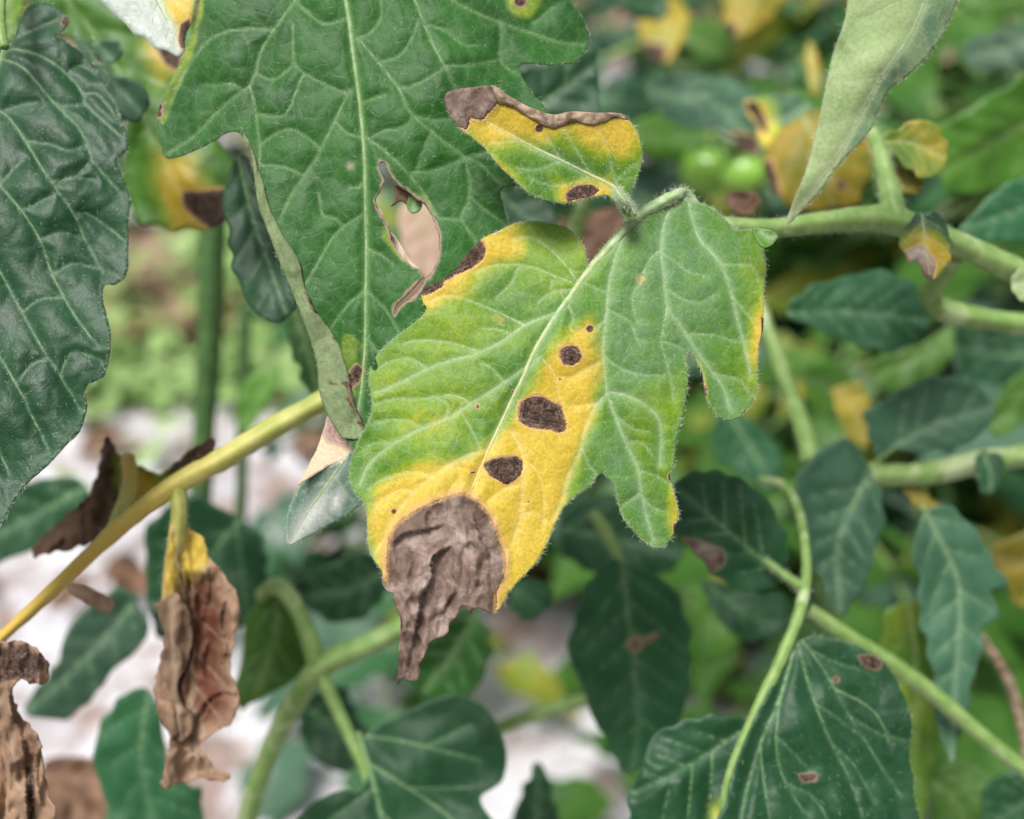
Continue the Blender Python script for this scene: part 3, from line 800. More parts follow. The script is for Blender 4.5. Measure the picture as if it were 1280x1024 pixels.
# ------------------------------------------------------------------ A: the sick leaf in focus
A_OUT = [(736,333),(731,311),(719,292),(700,281.5),(675,277),(650,277.5),(631,285),(612,294),(600,300),(584,317),(569,336),(553,349),(537,355),(527,364),(528,377),(533,388),(516,405),(494,421),(475,439),(462,461),(461,480),(464,499),(464,514),(458,531),(448,549),(440,570),(436,596),(442,615),(453,626),(458,643),(459,671),(465,696),(478,715),(477,729),(483,737),(492,743),(490,750),(496,762),(501,777),(500,806),(497,831),(496,856),(503,848),(512,852),(522,849),(525,830),(532,815),(539,802),(550,796),(560,792),(561,782),(568,774),(574,763),(582,757),(587,767),(595,760),(606,763),(617,767),(628,756),(636,740),(657,718),(673,699),(686,674),(698,646),(711,627),(732,612),(743,602),(750,592),(758,596),(767,605),(773,630),(780,649),(794,666),(809,680),(825,684),(836,677),(845,658),(848,639),(842,614),(837,593),(842,580),(845,549),(853,517),(859,483),(860,461),(857,441),(863,440),(872,452),(880,474),(881,492),(887,508),(900,521),(916,526),(928,517),(941,502),(947,483),(947,464),(949,430),(954,408),(955,365),(958,336),(954,313),(956,300),(952,289),(935,287),(917,285),(901,267),(881,255),(864,252),(856,241),(846,240),(822,251),(800,262),(783,278),(757,306)]
A_MID = [(786,282),(766,305),(735,340),(712,372),(690,403),(668,440),(655,470),(640,500),(625,532),(612,560),(600,588),(590,612)]
A_V = [[(692,392),(656,407),(625,428),(594,442),(560,452),(534,461),(503,477),(472,490)],
 [(656,407),(638,398),(619,389),(584,375),(560,370),(536,376)],
 [(600,440),(580,433),(560,428),(525,425),(505,430)],[(534,461),(512,448),(488,452),(470,462)],
 [(722,352),(703,327),(675,302),(656,297),(640,300)],[(716,354),(695,346),(672,336),(644,331),(612,333),(596,340)],
 [(714,362),(690,365),(672,378)],[(640,418),(622,412),(600,410)],[(690,350),(688,372)],[(648,330),(640,352),(620,372)],
 [(675,446),(656,460),(619,485),(587,505),(556,524),(525,537),(490,556),(462,580),(450,605)],
 [(631,478),(612,458),(600,455)],[(587,505),(575,496),(556,494),(525,499),(490,499),(470,505)],[(530,535),(512,527),(494,525),(469,527)],
 [(556,524),(560,505),(545,498)],[(490,556),(478,552),(462,556)],[(575,512),(590,540),(600,560)],
 [(610,562),(590,567),(570,576),(539,596),(504,631),(487,662),(470,690)],[(542,595),(522,590),(504,592),(479,599),(460,612)],[(570,576),(575,595),(560,615)],[(520,615),(500,612),(470,630)],
 [(858,246),(836,266),(828,290),(826,312),(829,340),(834,385),(845,400),(856,416),(869,436),(887,461),(903,483),(912,512)],
 [(834,385),(830,405),(827,421),(826,430),(832,450),(838,474),(842,500)],
 [(790,276),(772,314),(762,350),(757,400),(754,430),(756,470),(760,495),(769,521),(784,558),(797,586),(801,615),(808,645),(816,674)],
 [(860,248),(864,270),(873,297),(888,315),(901,331),(909,350),(914,369),(922,401),(930,430),(938,470)],
 [(901,330),(920,331),(941,334),(947,352)],[(826,316),(845,328),(860,340),(880,345)],[(834,362),(855,375),(875,378),(893,368)],[(914,369),(930,388),(946,410)],
 [(759,492),(744,508),(731,536),(725,564),(709,596),(704,620),(690,650)],[(728,560),(735,580),(746,592)],
 [(759,490),(776,493),(794,499),(816,514),(825,530),(826,556),(824,580)],[(756,446),(768,456),(784,464),(800,468),(830,470)],
 [(784,553),(796,552),(806,556),(815,570)],[(797,588),(812,592),(825,598),(836,606)],[(801,615),(788,625),(778,632)],[(803,622),(815,634),(832,640)],
 [(759,386),(775,395),(787,402),(796,424)],[(756,400),(740,412),(720,408)],[(828,426),(847,433),(856,438)],[(856,417),(875,418),(894,419),(919,427),(940,425)],
 [(891,467),(908,470),(925,475),(935,490)],[(770,520),(790,535),(812,540)],[(826,312),(812,325),(800,350),(790,372),(795,400)],
 [(678,449),(688,460),(694,471),(697,489),(705,505),(720,507),(745,505)],[(694,470),(715,472),(730,462),(752,452)],
 [(639,540),(653,568),(653,602),(651,643),(640,680)],[(653,575),(672,590),(680,625),(678,660)],[(651,643),(668,640),(682,650)],[(610,625),(632,610),(653,605)],
 [(700,365),(716,395),(712,412),(730,414)],[(722,350),(745,360),(758,365)]]
TIP = [(484,730),(484,700),(485,677),(495,656),(523,637),(554,624),(579,617),(595,626),(614,649),(620,671),(632,699),(630,721),(621,740),(616,775),(560,880),(480,880),(470,735),(477,722)]
SPOT2 = [(650,502),(660,497),(669,494),(681,496),(690,503),(700,505),(704,516),(708,530),(706,538),(698,541),(688,537),(666,535),(655,531),(648,524)]
SPOT3 = [(604,581),(612,575),(622,572),(645,570),(653,577),(651,593),(643,600),(634,606),(624,601),(614,596)]
SPOT1 = circ(712, 444, 13.5, 14, .1)
EDGE1 = [(597,299),(604,304),(607,312),(603,324),(588,336),(569,343),(556,350),(551,360),(534,368),(522,368),(518,355),(552,340),(575,318)]
def a_depth(x, y):
    # base nods away at the stalk, the right half leans back, the lobes droop, the far left margin rolls under
    h = -12 * sstep(110, 0, np.hypot(x - 870, y - 240)) - 10 * sstep(840, 980, x)
    h += -14 * sstep(560, 440, x) * sstep(700, 560, y) + 10 * np.exp(-((x - 800) / 70) ** 2 - ((y - 420) / 110) ** 2)
    h += -12 * np.exp(-(np.maximum(0, 690 - y) / 60) ** 2) * sstep(690, 840, x) * sstep(500, 690, y)
    return h
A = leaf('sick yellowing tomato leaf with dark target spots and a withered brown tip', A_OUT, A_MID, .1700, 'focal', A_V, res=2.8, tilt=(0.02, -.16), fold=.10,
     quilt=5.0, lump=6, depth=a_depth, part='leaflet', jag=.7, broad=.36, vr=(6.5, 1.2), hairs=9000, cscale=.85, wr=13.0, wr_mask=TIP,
     creases=[([(572,680),(558,686),(544,694),(539,707),(541,722),(528,742),(525,762),(520,783),(516,818)], 16, 13), ([(560,654),(535,662),(505,668),(490,684)], 9, 12), ([(506,750),(514,736),(522,724),(538,716)], 11, 10), ([(590,640),(597,661),(607,686),(622,700)], 9, 11),
              ([(556,725),(570,735),(560,752),(552,770)], 10, 10), ([(500,788),(511,786),(522,790)], 5, 7), ([(500,690),(515,700),(510,722)], 6, 8), ([(600,720),(592,738),(585,752)], 6, 8), ([(575,700),(590,712),(612,716)], 5, 8), ([(520,640),(545,645),(575,635)], 3, 8), ([(512,820),(508,835),(500,846)], 5, 6), ([(540,780),(550,772),(560,778)], 5, 6)],
     chl=[([(700,428),(718,408),(738,398),(749,425),(750,470),(744,515),(728,555),(718,596),(702,640),(684,690),(640,748),(612,770),(560,760),(470,720),(455,650),(468,606),(520,576),(572,572),(616,548),(640,515),(662,478),(684,448)], 40),
          ([(645,283),(648,312),(612,340),(582,366),(548,388),(522,392),(515,360),(560,330),(598,294)], 50),
          ([(962,370),(940,398),(936,430),(946,452),(965,440)], 40), ([(952,455),(940,465),(940,480),(950,490)], 40, .4),
          ([(845,600),(838,618),(836,650),(842,668),(856,650)], 26, .5), ([(856,445),(872,450),(882,480),(878,500),(868,470)], 26), (circ(622,505,16), 40, .4), (circ(530,480,50), 120, .26), (circ(590,420,50), 120, .22), ([(470,560),(600,500),(650,480),(640,560),(480,620)], 80, .3), ([(938,300),(960,300),(955,500),(935,520)], 40, .22), ([(800,500),(850,480),(846,640),(810,600)], 60, .24), (circ(680,300,50), 80, .2)],
     nec=[(TIP, 56), (SPOT1, 26), (SPOT2, 26), (SPOT3, 20), (EDGE1, 24), (circ(737,411,4.6), 9), (circ(597,508,2.6), 9), (circ(640,489,1.6), 8), (circ(700,474,2), 8), (circ(492,639,3), 8), (circ(660,627,1.6), 7),
          ([(951,395),(957,400),(956,420),(950,428),(952,410)], 7), ([(841,655),(848,652),(848,664),(842,666)], 7), ([(838,590),(840,600),(837,604),(834,594)], 7), ([(882,478),(884,494),(880,500),(879,486)], 7),
          ([(793,347),(799,344),(805,349),(802,355),(797,352)], 16, .37), ([(614,398),(620,395),(630,401),(628,405),(619,402)], 18, .355), ([(585,594),(600,588),(588,590)], 6)],
     alt=[(TIP, 20), ([(800,262),(860,235),(905,262),(925,330),(905,400),(880,440),(830,470),(790,500),(762,470),(756,400),(770,320)], 70), ([(745,600),(768,600),(790,660),(815,690),(830,660),(800,600),(770,540),(745,560)], 40), ([(885,470),(905,480),(945,500),(915,530),(885,510)], 36)],  # right-side zones: blue-green blade with pale sky sheen painted into its colour
     splits=[('withered_tip', TIP, 'crumpled grey-brown withered leaf tip'), ('dead_spot', SPOT1, 'round dark brown spot in a yellow patch'), ('dead_spot', SPOT2, 'large angular dark brown spot beside the midrib'),
             ('dead_spot', SPOT3, 'half-moon brown spot above the withered tip'), ('dead_spot', EDGE1, 'long dark dead patch on the upper leaf margin')])
SA = root_surf[A.name]
def on_a(x, y, sink):
    p = SA(np.array([[x, y]], float), -sink)[0]
    return (x, y, float((p - CAM) @ FW))
# the small yellow leaflet on the same stalk
S_OUT = [(796,268),(787,243),(796,224),(803,201),(801,178),(793,159),(783,147),(770,143),(744,143),(717,141),(691,145),(668,139),(642,125),(624,112),(616,107),(593,109),(570,112),(557,117),(556,130),(563,146),(580,165),(603,182),(622,205),(642,224),(665,244),(704,254),(731,248),(757,244),(772,256),(784,276)]
leaf('small yellow leaflet', S_OUT, [(794,270),(770,237),(737,219),(701,201),(668,185),(649,175),(612,155)], .1685, 'focal',
     [[(773,236),(763,205),(757,178),(744,160)],[(739,218),(717,182),(704,159)],[(701,201),(690,180),(672,165)],[(737,220),(720,228),(690,232),(660,222)],[(701,202),(670,212),(645,210)],[(649,175),(630,178),(612,178)],[(766,232),(780,215),(795,205)]],
     res=3, tilt=(.10, .05), fold=-.16, quilt=3.2, lump=5, root=A, part='leaflet', plabel='small yellow leaflet with a curled brown upper margin', alt=[([(550,112),(593,104),(618,104),(624,126),(612,140),(602,150),(588,147),(583,162),(563,150)], 14)], wr=7, wr_mask=[(550,112),(593,104),(618,104),(624,126),(612,140),(588,147),(563,150)], vr=(4.0, 1.0), hairs=2500, cscale=.9, nseed=3,
     chl=[([(556,105),(640,110),(700,140),(790,140),(806,170),(790,195),(740,185),(700,178),(668,180),(640,185),(600,190),(550,140)], 60), ([(690,225),(760,222),(770,250),(700,262)], 34), ([(556,120),(640,220),(660,250),(600,200)], 40)],
     nec=[([(550,112),(593,104),(618,104),(624,126),(612,140),(602,150),(588,147),(583,162),(563,150)], 22), ([(707,242),(714,235),(722,231),(740,231),(749,237),(740,245),(722,249),(709,252)], 16), ([(583,168),(600,182),(622,207),(640,226),(630,225),(600,195)], 9), (circ(674,160,5), 9),
          ([(618,100),(645,118),(668,134),(691,141),(717,137),(744,139),(772,139),(776,146),(744,152),(717,148),(691,155),(668,146),(640,130)], 12)],
     splits=[('dead_patch', [(550,112),(593,104),(618,104),(624,126),(612,140),(602,150),(588,147),(583,162),(563,150)], 'dry pinkish brown end of the small leaflet'), ('dead_spot', [(707,242),(714,235),(722,231),(740,231),(749,237),(740,245),(722,249),(709,252)], 'brown spot on the lower margin')],
     rolls=[([(614,106),(622,110),(640,122),(665,135),(690,143),(716,139),(745,141),(772,141),(786,147)], [(622,128),(632,131),(645,136),(666,150),(690,160),(717,153),(744,156),(768,147),(785,149)], 'margin', 2.6, 'rolled_margin', 'curled tan dry upper margin')])
# stalk carrying both leaflets, bending back to the stem
dA, dB = on_a(735,341,3.5)[2], on_a(838,262,2)[2]
stem(None, [on_a(690,403,2.5), on_a(712,372,3), (735,341,dA), (766,307,dA*.7+dB*.3-.0002), (796,272,dA*.4+dB*.6-.0008), (826,254,dB-.0010), (846,244,dB-.0002), (857,243,dB+.003), (872,262,.183), (895,282,.192), (925,285,.199)], [1.0,2.6,4.2,5.6,7,7.2,7,6.5,7,9,9], 'vein', root=A, part='petiole', hairs=1800,
     branches=[([(770,238,.1680),(782,255,.1688),(793,270,dA*.4+dB*.6),(786,285,dA*.5+dB*.5+.0003)], [3.2,4.6,5.5,3], 'petiolule')])

leaf('tan strip', [(505,766),(514,768),(522,774),(521,790),(516,812),(507,830),(500,838),(499,806),(501,782)], [(512,768),(512,800),(502,836)], .1682, 'tan', [], res=2.4, root=A, part='folded_strip', plabel='tan folded strip of the withered tip', quilt=0, lump=2, wr=4, vtubes=False, nseed=6, fold=.35, tilt=(-.3,0), jag=1.2, under='tan')
leaf('white end', [(500,838),(508,828),(517,818),(524,824),(525,840),(521,850),(510,851),(502,846)], [(518,820),(512,835),(503,846)], .1680, 'silver', [], res=2.4, root=A, part='bleached_end', plabel='whitish bleached end of the withered tip', quilt=0, lump=2, wr=4, vtubes=False, nseed=7, jag=1.2, alt=[([(490,810),(530,810),(530,860),(490,860)], 8)], under='tan')
leaf('a curl', [(942,284),(952,286),(963,288),(972,294),(970,301),(962,308),(955,310),(948,304),(943,294)], [(951,290),(960,297),(970,297)], .1715, 'focal', [], res=2.5, root=A, part='curled_margin', quilt=0, lump=2, vtubes=False, nseed=5, fold=-.5)
# ------------------------------------------------------------------ B: the big dark leaf with the torn hole
B_OUT = [(430,-170),(380,-158),(320,-120),(280,-75),(256,-30),(246,20),(236,55),(222,85),(208,112),(198,138),(196,158),(201,182),(207,197),(225,195),(245,187),(266,176),(285,165),(298,166),(309,178),(316,205),(322,245),(332,280),(346,318),(366,366),(381,404),(395,448),(400,488),(411,520),(428,546),(455,562),(500,540),(560,440),(620,380),(640,310),(634,280),(629,256),(627,237),(650,232),(684,242),(705,215),(700,170),(684,138),(671,123),(657,104),(649,84),(662,79),(690,81),(718,77),(732,62),(736,44),(728,20),(712,0),(694,-30),(650,-70),(590,-110),(520,-150),(465,-168)]
B_MID = [(440,-168),(428,-110),(425,-50),(430,-10),(436,20),(442,70),(450,130),(456,200),(457,260),(458,320),(457,380),(456,440),(450,500),(440,540)]
B_V = [[(432,-120),(400,-90),(350,-60),(300,-20)],[(430,-110),(480,-90),(550,-60),(620,-20)],[(426,-60),(395,-30),(372,-4)],[(426,-70),(470,-50),(516,-6)],[(437,112),(419,150),(397,194),(378,222),(362,247),(351,272)],[(372,-4),(355,20),(340,41),(326,65),(319,91),(312,106),(281,131),(244,169),(212,190)],[(312,106),(319,137),(325,187),(322,220)],
 [(344,37),(318,36),(290,38),(268,46),(252,60),(231,91),(214,125)],[(300,110),(290,104),(275,106),(256,106)],[(456,266),(425,287),(406,312),(388,346),(376,362)],[(456,362),(436,380),(416,406),(400,428)],
 [(366,30),(368,75),(380,91),(410,107),(434,116)],[(380,91),(370,115),(355,144),(322,142)],[(400,185),(385,172),(362,161),(340,170),(325,182)],[(381,220),(356,209),(327,206)],[(430,284),(418,272),(403,268),(398,240)],
 [(438,20),(418,28),(400,28),(372,4)],[(447,47),(475,81),(497,109),(516,144),(537,162),(556,178),(578,194),(584,212),(587,231),(584,255),(576,274),(594,300),(604,330)],
 [(516,-6),(537,47),(556,84),(569,109),(590,140),(612,160)],[(540,-20),(575,6),(600,18),(625,28),(660,40),(700,53),(726,56)],[(625,28),(626,50),(625,75),(640,90)],[(556,83),(590,81),(625,74)],[(473,78),(490,74),(503,66),(516,45),(522,25)],[(497,109),(515,108),(531,100),(556,84)],
 [(531,31),(545,34),(559,41),(578,56),(596,57)],[(456,169),(470,180),(487,194),(512,219),(530,243),(547,272)],[(466,170),(480,163),(494,161),(508,156),(516,144)],[(512,216),(544,212),(578,198)],[(549,273),(575,275)],[(587,246),(606,262),(628,278)],
 [(458,362),(470,374),(481,386),(497,411),(505,430)],[(578,195),(600,205),(620,225)],[(458,310),(475,318),(490,330)],[(457,225),(445,235),(436,232)],[(450,130),(470,122),(482,118)],[(420,152),(432,165),(450,172)],[(516,144),(540,150),(570,148),(590,140)],
 [(446,48),(464,40),(476,20),(474,-10)],[(319,91),(340,100),(355,92),(367,80)],[(456,420),(470,436),(480,460)],[(690,10),(665,30)],[(540,162),(528,190),(520,215)],[(640,180),(610,190),(582,196)]]
HOLE = [(472,207),(481,203),(485,215),(492,226),(506,236),(522,250),(537,262),(546,286),(549,312),(544,332),(533,347),(527,340),(512,330),(500,318),(491,303),(487,288),(474,264),(469,250),(474,240),(480,226)]
def b_depth(x, y):
    return -16 * sstep(330, 180, x) - 22 * sstep(600, 760, x) * sstep(160, 0, y) - 20 * sstep(380, 560, y) * sstep(470, 380, x) + 12 * np.exp(-((x - 540) / 60) ** 2 - ((y - 110) / 80) ** 2)
B = leaf('big dark green tomato leaf with a torn hole beside its midrib', B_OUT, B_MID, .1790, 'deep', B_V, res=3.2, tilt=(0, -.10), fold=.06, quilt=6.0, lump=7, depth=b_depth, holes=[HOLE, [(530,349),(525,361),(513,373),(501,382),(494,394),(492,391),(497,380),(510,368),(520,357),(526,349)]], jag=.8,
     vr=(5.0, 1.1), vmat='vein_b', hairs=3000, cscale=.95,
     nec=[([(446,455),(455,462),(448,478),(438,486),(432,470)], 14), (circ(650, 2, 7), 14), ([(197,130),(203,128),(202,145),(197,152)], 9)],
     chl=[([(484,284),(494,300),(504,322),(482,296)], 18, .32), ([(515,246),(530,248),(536,262),(522,254)], 16, .3), ([(436,425),(452,440),(452,470),(440,490),(434,460)], 26, .26), ([(252,-20),(238,40),(216,95),(200,142),(204,152),(224,102),(240,60),(250,20)], 14, .36), (circ(655,0,14), 30, .35)],
     alt=[(circ(482,212,3), 14), (circ(543,300,2), 14), (circ(438,208,2), 12)],
     rolls=[([(303,168),(312,186),(319,230),(323,258),(335,290),(347,322),(367,370),(381,406),(395,450),(399,490),(411,522),(427,548)], [(306,172),(317,190),(331,238),(347,282),(374,326),(381,358),(396,390),(419,422),(432,458),(443,502),(455,532),(456,550)], 'downy', 4.0, 'rolled_margin', 'pale downy margin rolled over with brown blotches')])
stem(None, [(440,-165,.1800),(450,-240,.185),(480,-340,.20)], [5,7,8], 'stem', root=B, part='petiole')
# the twisted tip of the same leaf: dry wedge and silvery end
leaf('b tip', [(411,520),(428,540),(446,552),(446,566),(432,574),(412,582),(398,590),(386,598),(372,606),(384,585),(396,560),(404,538)], [(425,540),(405,570),(380,600)], .1772, 'cream', [], res=3, root=B, part='dry_fold', plabel='pinkish cream dry fold near the leaf end', tilt=(0,-.3), quilt=0, lump=3, vtubes=False,
     alt=[], nec=[([(412,520),(440,552),(434,558),(410,552),(404,540)], 26)], nseed=1)
leaf('b tip end', [(384,596),(405,586),(430,574),(442,566),(456,600),(456,626),(432,645),(400,663),(372,678),(361,681),(358,664),(359,645),(368,620)], [(430,575),(410,605),(385,640),(363,678)], .1782, 'silver', [[(419,592),(428,610),(440,625)],[(410,605),(396,604),(380,615)],[(398,622),(405,640),(415,650)]], res=3, root=B, part='silvery_tip', plabel='silvery green leaf end with white bleaching', tilt=(.1,.25), fold=.2, quilt=2.5, lump=4, hairs=600, vr=(1.6,.8),
     alt=[([(366,676),(374,650),(392,628),(410,622),(404,645),(385,664)], 26), ([(414,620),(424,610),(430,622),(422,640),(412,640)], 14)], nseed=2)
leaf('flap', [(512,244),(522,248),(528,256),(524,264),(514,266),(508,258)], [(518,246),(518,256),(516,264)], .1793, 'focal', [], res=2.5, root=B, part='torn_flap', plabel='small green flap at the hole edge', quilt=0, lump=2, wr=3, vtubes=False, jag=.8, nseed=4)
leaf('rim shred', [(470,258),(476,262),(486,284),(496,300),(512,324),(524,336),(520,340),(505,326),(490,308),(480,288)], [(472,260),(490,298),(520,336)], .1785, 'cream', [], res=2.5, root=B, part='torn_shred', plabel='thin tan dry rim along the tear', quilt=0, lump=2, wr=4, vtubes=False, jag=1.8, nseed=5, nec=[([(474,262),(488,290),(498,306),(492,304),(480,282)], 6)])
# brown shred hanging in the hole
leaf('shred', [(492,232),(503,236),(512,242),(522,252),(516,258),(508,256),(500,252),(494,256),(488,258),(494,248)], [(498,236),(506,246),(514,254)], .1796, 'dark_dead', [], res=2.5, root=B, part='torn_shred', plabel='curled brown shred in the hole', quilt=0, lump=2, wr=5, vtubes=False, jag=.6, nseed=3)

# ------------------------------------------------------------------ C: dark blue-green leaf at the side
C_OUT = [(8,60),(18,48),(24,28),(32,12),(48,3),(65,6),(78,16),(86,26),(78,38),(70,44),(86,54),(104,68),(126,95),(141,120),(152,148),(160,180),(156,190),(146,199),(149,212),(159,236),(163,256),(159,285),(160,318),(160,336),(154,348),(143,355),(129,358),(130,380),(138,418),(135,450),(130,470),(118,477),(107,485),(108,508),(100,538),(82,556),(62,578),(40,598),(20,620),(2,655),(-40,690),(-110,640),(-160,520),(-170,350),(-130,180),(-60,80),(-10,62)]
C_MID = [(6,60),(-14,130),(-30,250),(-42,380),(-44,520),(-38,680)]
C_V = [[(4,58),(24,46),(44,37),(70,24)],[(2,66),(20,62),(50,70),(78,88),(100,112),(108,132),(130,152),(150,170)],[(2,74),(31,87),(69,131),(97,159),(109,184),(118,205),(150,240)],[(-14,132),(12,148),(34,181),(62,225),(91,266),(109,306),(128,340)],
 [(-22,200),(0,232),(26,262),(50,300),(66,345),(90,390),(120,430)],[(-32,270),(-5,330),(28,390),(50,430),(75,470),(98,510)],[(-40,370),(-10,430),(20,480),(40,520),(60,560)],[(-44,460),(-15,530),(10,590)],
 [(84,94),(98,82),(118,92)],[(108,132),(76,132)],[(106,118),(122,118),(146,146)],[(34,177),(62,180),(85,188),(108,182)],[(114,200),(92,222),(65,226)],[(0,140),(28,130),(46,128)],[(68,235),(85,222),(118,225)],[(91,266),(115,270),(155,300)],[(26,262),(45,255),(70,240)],[(50,300),(75,290),(105,300)],[(66,345),(88,330),(120,335)],[(28,390),(50,375),(80,372)],[(75,470),(90,440),(125,450)],[(20,480),(40,455),(60,448)],[(0,232),(14,215),(30,200)]]
def c_depth(x, y): return -.12 * np.maximum(0, x - 70) - 20 * sstep(110, 0, y) + 6 * np.sin(y / 34 + x / 60)
CL = leaf('dark blue-green puckered tomato leaf beside the big holed leaf', C_OUT, C_MID, .1800, 'blue', C_V, res=3.6, tilt=(.10, -.22), fold=0, quilt=9.0, lump=6, depth=c_depth, jag=1.0, vr=(3.5, 1.1), vmat='vein_b', hairs=4500, waves=2.0,
     nec=[([(80,18),(87,24),(82,36),(76,30)], 9)])
stem(None, [(6,60,.180),(1,30,.181),(2,-10,.183),(8,-90,.19)], [5,6,6,6], 'stem', root=CL, part='petiole', hairs=300)

# ------------------------------------------------------------------ D: hanging leaf seen from below
D_OUT = [(1180,-190),(1130,-170),(1090,-120),(1070,-60),(1060,0),(1055,30),(1043,62),(1032,108),(1022,160),(1008,212),(993,250),(984,276),(988,279),(1003,262),(1025,240),(1050,205),(1074,180),(1090,160),(1100,136),(1112,112),(1135,95),(1160,70),(1180,40),(1200,-5),(1225,-60),(1235,-120),(1215,-170)]
D_MID = [(1182,-188),(1178,-110),(1168,-40),(1140,40),(1100,98),(1062,170),(1030,220),(988,274)]
leaf('pale downy hanging leaf showing its underside, pointed tip down', D_OUT, D_MID, .1560, 'pale', None, n=7, res=3.6, tilt=(.12, .10), fold=.34, quilt=2.0, lump=6, jag=.6, vr=(2.4, .8), hairs=3500, ang=38, cscale=1.2, under='pale', lobe=0,
     alt=[([(1215,-50),(1185,45),(1160,75),(1135,98),(1112,116),(1100,140),(1074,182),(1058,196),(1064,170),(1085,124),(1098,96),(1113,72),(1138,46),(1150,10),(1160,-50)], 20)])

# ------------------------------------------------------------------ other leaves close by
leaf('silvery leaf end hanging between the puckered leaf and the big holed leaf', [(105,-35),(130,8),(160,34),(190,55),(218,67),(229,63),(234,40),(242,8),(250,-35)], [(175,-35),(205,20),(222,62)], .1870, 'silver', None, n=3, res=5, quilt=2.5, lump=4, tilt=(.1,-.2), fold=.2, hairs=300,
     chl=[([(196,-30),(212,20),(225,40),(240,20),(248,-30)], 22)], nec=[([(226,30),(238,22),(236,60),(226,62),(222,48)], 18)], alt=[([(120,-30),(150,20),(200,56),(215,60),(195,20),(185,-30)], 40, .55)])
leaf('yellow-blotched green leaf with two brown patches behind the big holed leaf', [(30,-40),(85,-45),(160,-40),(225,-20),(245,40),(238,110),(285,190),(304,236),(290,272),(254,288),(205,287),(168,272),(150,220),(160,160),(140,90),(90,50),(50,10)], [(60,-30),(130,60),(190,170),(250,285)], .232, 'fresh', None, n=5, res=6, quilt=4, lump=10, fold=.15,
     chl=[([(180,30),(215,40),(225,90),(200,110),(180,80)], 40), ([(196,190),(240,190),(270,240),(260,290),(215,292),(200,250)], 50)], nec=[([(190,50),(212,44),(228,62),(224,90),(206,80)], 20), ([(228,240),(262,238),(305,232),(300,275),(262,286),(232,262)], 24)])
leaf('small grey-green leaf tucked behind the puckered leaf edge', [(92,40),(124,72),(150,94),(176,106),(184,124),(176,146),(158,152),(138,132),(116,100)], [(94,42),(135,95),(176,140)], .205, 'grey', None, n=3, res=5, tilt=(.1,.2))
leaf('tiny grey leaf on the yellow-blotched leaf', [(112,42),(122,54),(140,50),(152,58),(150,70),(138,78),(126,72),(116,60)], [(114,46),(130,62),(142,76)], .215, 'grey', None, n=2, res=4)
leaf('narrow dark leaf hanging beside the rolled margin', [(290,200),(306,192),(322,230),(345,298),(364,356),(370,384),(352,400),(322,392),(298,362),(286,305),(281,250)], [(298,196),(315,270),(340,340),(358,394)], .206, 'blue', None, n=5, res=5, quilt=3, tilt=(0,-.2), fold=.1)
leaf('dark leaf behind the curled upper margin of the small yellow leaflet', [(645,90),(690,76),(742,62),(748,110),(742,158),(700,165),(650,150)], [(648,150),(690,120),(744,80)], .235, 'blue', None, n=3, res=6)
leaf('dark green leaf in shade behind the notch of the big leaf', [(620,225),(660,240),(700,262),(690,300),(660,310),(625,300)], [(622,240),(655,270),(690,295)], .250, 'blue', None, n=3, res=6)
leaf('young lime green leaf behind the puckered leaf stalk', [(-20,-50),(40,-60),(30,0),(22,30),(8,52),(-10,40)], [(10,-50),(14,0),(10,48)], .21, 'fresh', None, n=3, res=6, chl=[([(-20,-50),(40,-60),(30,0),(8,52)], 120, .35)])

# ------------------------------------------------------------------ stem at the right with its leaflets
H = stem('thick pale green shoot running past the tip of the hanging leaf', [(905,283,.196),(960,286,.200),(1020,279,.203),(1080,274,.205),(1120,277,.206),(1190,302,.208),(1240,325,.210),(1330,366,.214)], [12,12,12.5,15,17,15,15,16], hairs=1500,
     branches=[([(1118,277,.206),(1113,245,.208),(1106,215,.211),(1100,190,.214),(1090,165,.218)], [16,13,11,9.5,8], 'side_stalk')])
sub(H, 'lime green cupped leaf on the side stalk of the thick stem', [(1098,172),(1115,160),(1140,153),(1165,156),(1182,176),(1186,200),(1176,218),(1158,222),(1138,212),(1118,196),(1104,186)], [(1098,178),(1140,180),(1180,198)], .216, 'fresh', None, n=4, res=5, quilt=2, fold=-.25, chl=[([(1098,172),(1140,150),(1190,190),(1160,225)], 130, .42)])
sub(H, 'tan yellow leaflet below the lime cupped leaf', [(1108,186),(1122,196),(1142,212),(1152,226),(1148,240),(1132,245),(1118,232),(1108,210)], [(1108,188),(1125,215),(1138,242)], .219, 'yellow', None, n=3, res=5)
sub(H, 'short leaflet with a dry beige tip hanging over the thick stem', [(1128,285),(1142,269),(1164,265),(1182,276),(1189,300),(1186,326),(1176,344),(1164,349),(1148,337),(1130,322),(1122,304)], [(1152,268),(1156,300),(1162,346)], .193, 'grey', None, n=3, res=4, quilt=2, lump=4, fold=.3, hairs=250,
     chl=[([(1120,305),(1145,290),(1165,296),(1186,322),(1170,355),(1140,340)], 40, .6)], nec=[([(1128,316),(1148,306),(1160,312),(1170,330),(1166,352),(1148,342)], 16)], alt=[([(1128,316),(1148,306),(1160,312),(1170,330),(1166,352),(1148,342)], 6)])
stem('green stalk bending below the thick shoot', [(1196,318,.211),(1178,342,.226),(1163,366,.236),(1180,388,.240),(1235,400,.242),(1330,412,.245)], [12,12,13,14,13,13])
leaf('small pale leaf edge by the end of the thick stem', [(1262,345),(1275,335),(1310,330),(1320,370),(1285,378),(1266,366)], [(1310,350),(1264,355)], .205, 'pale', None, n=2, res=5)
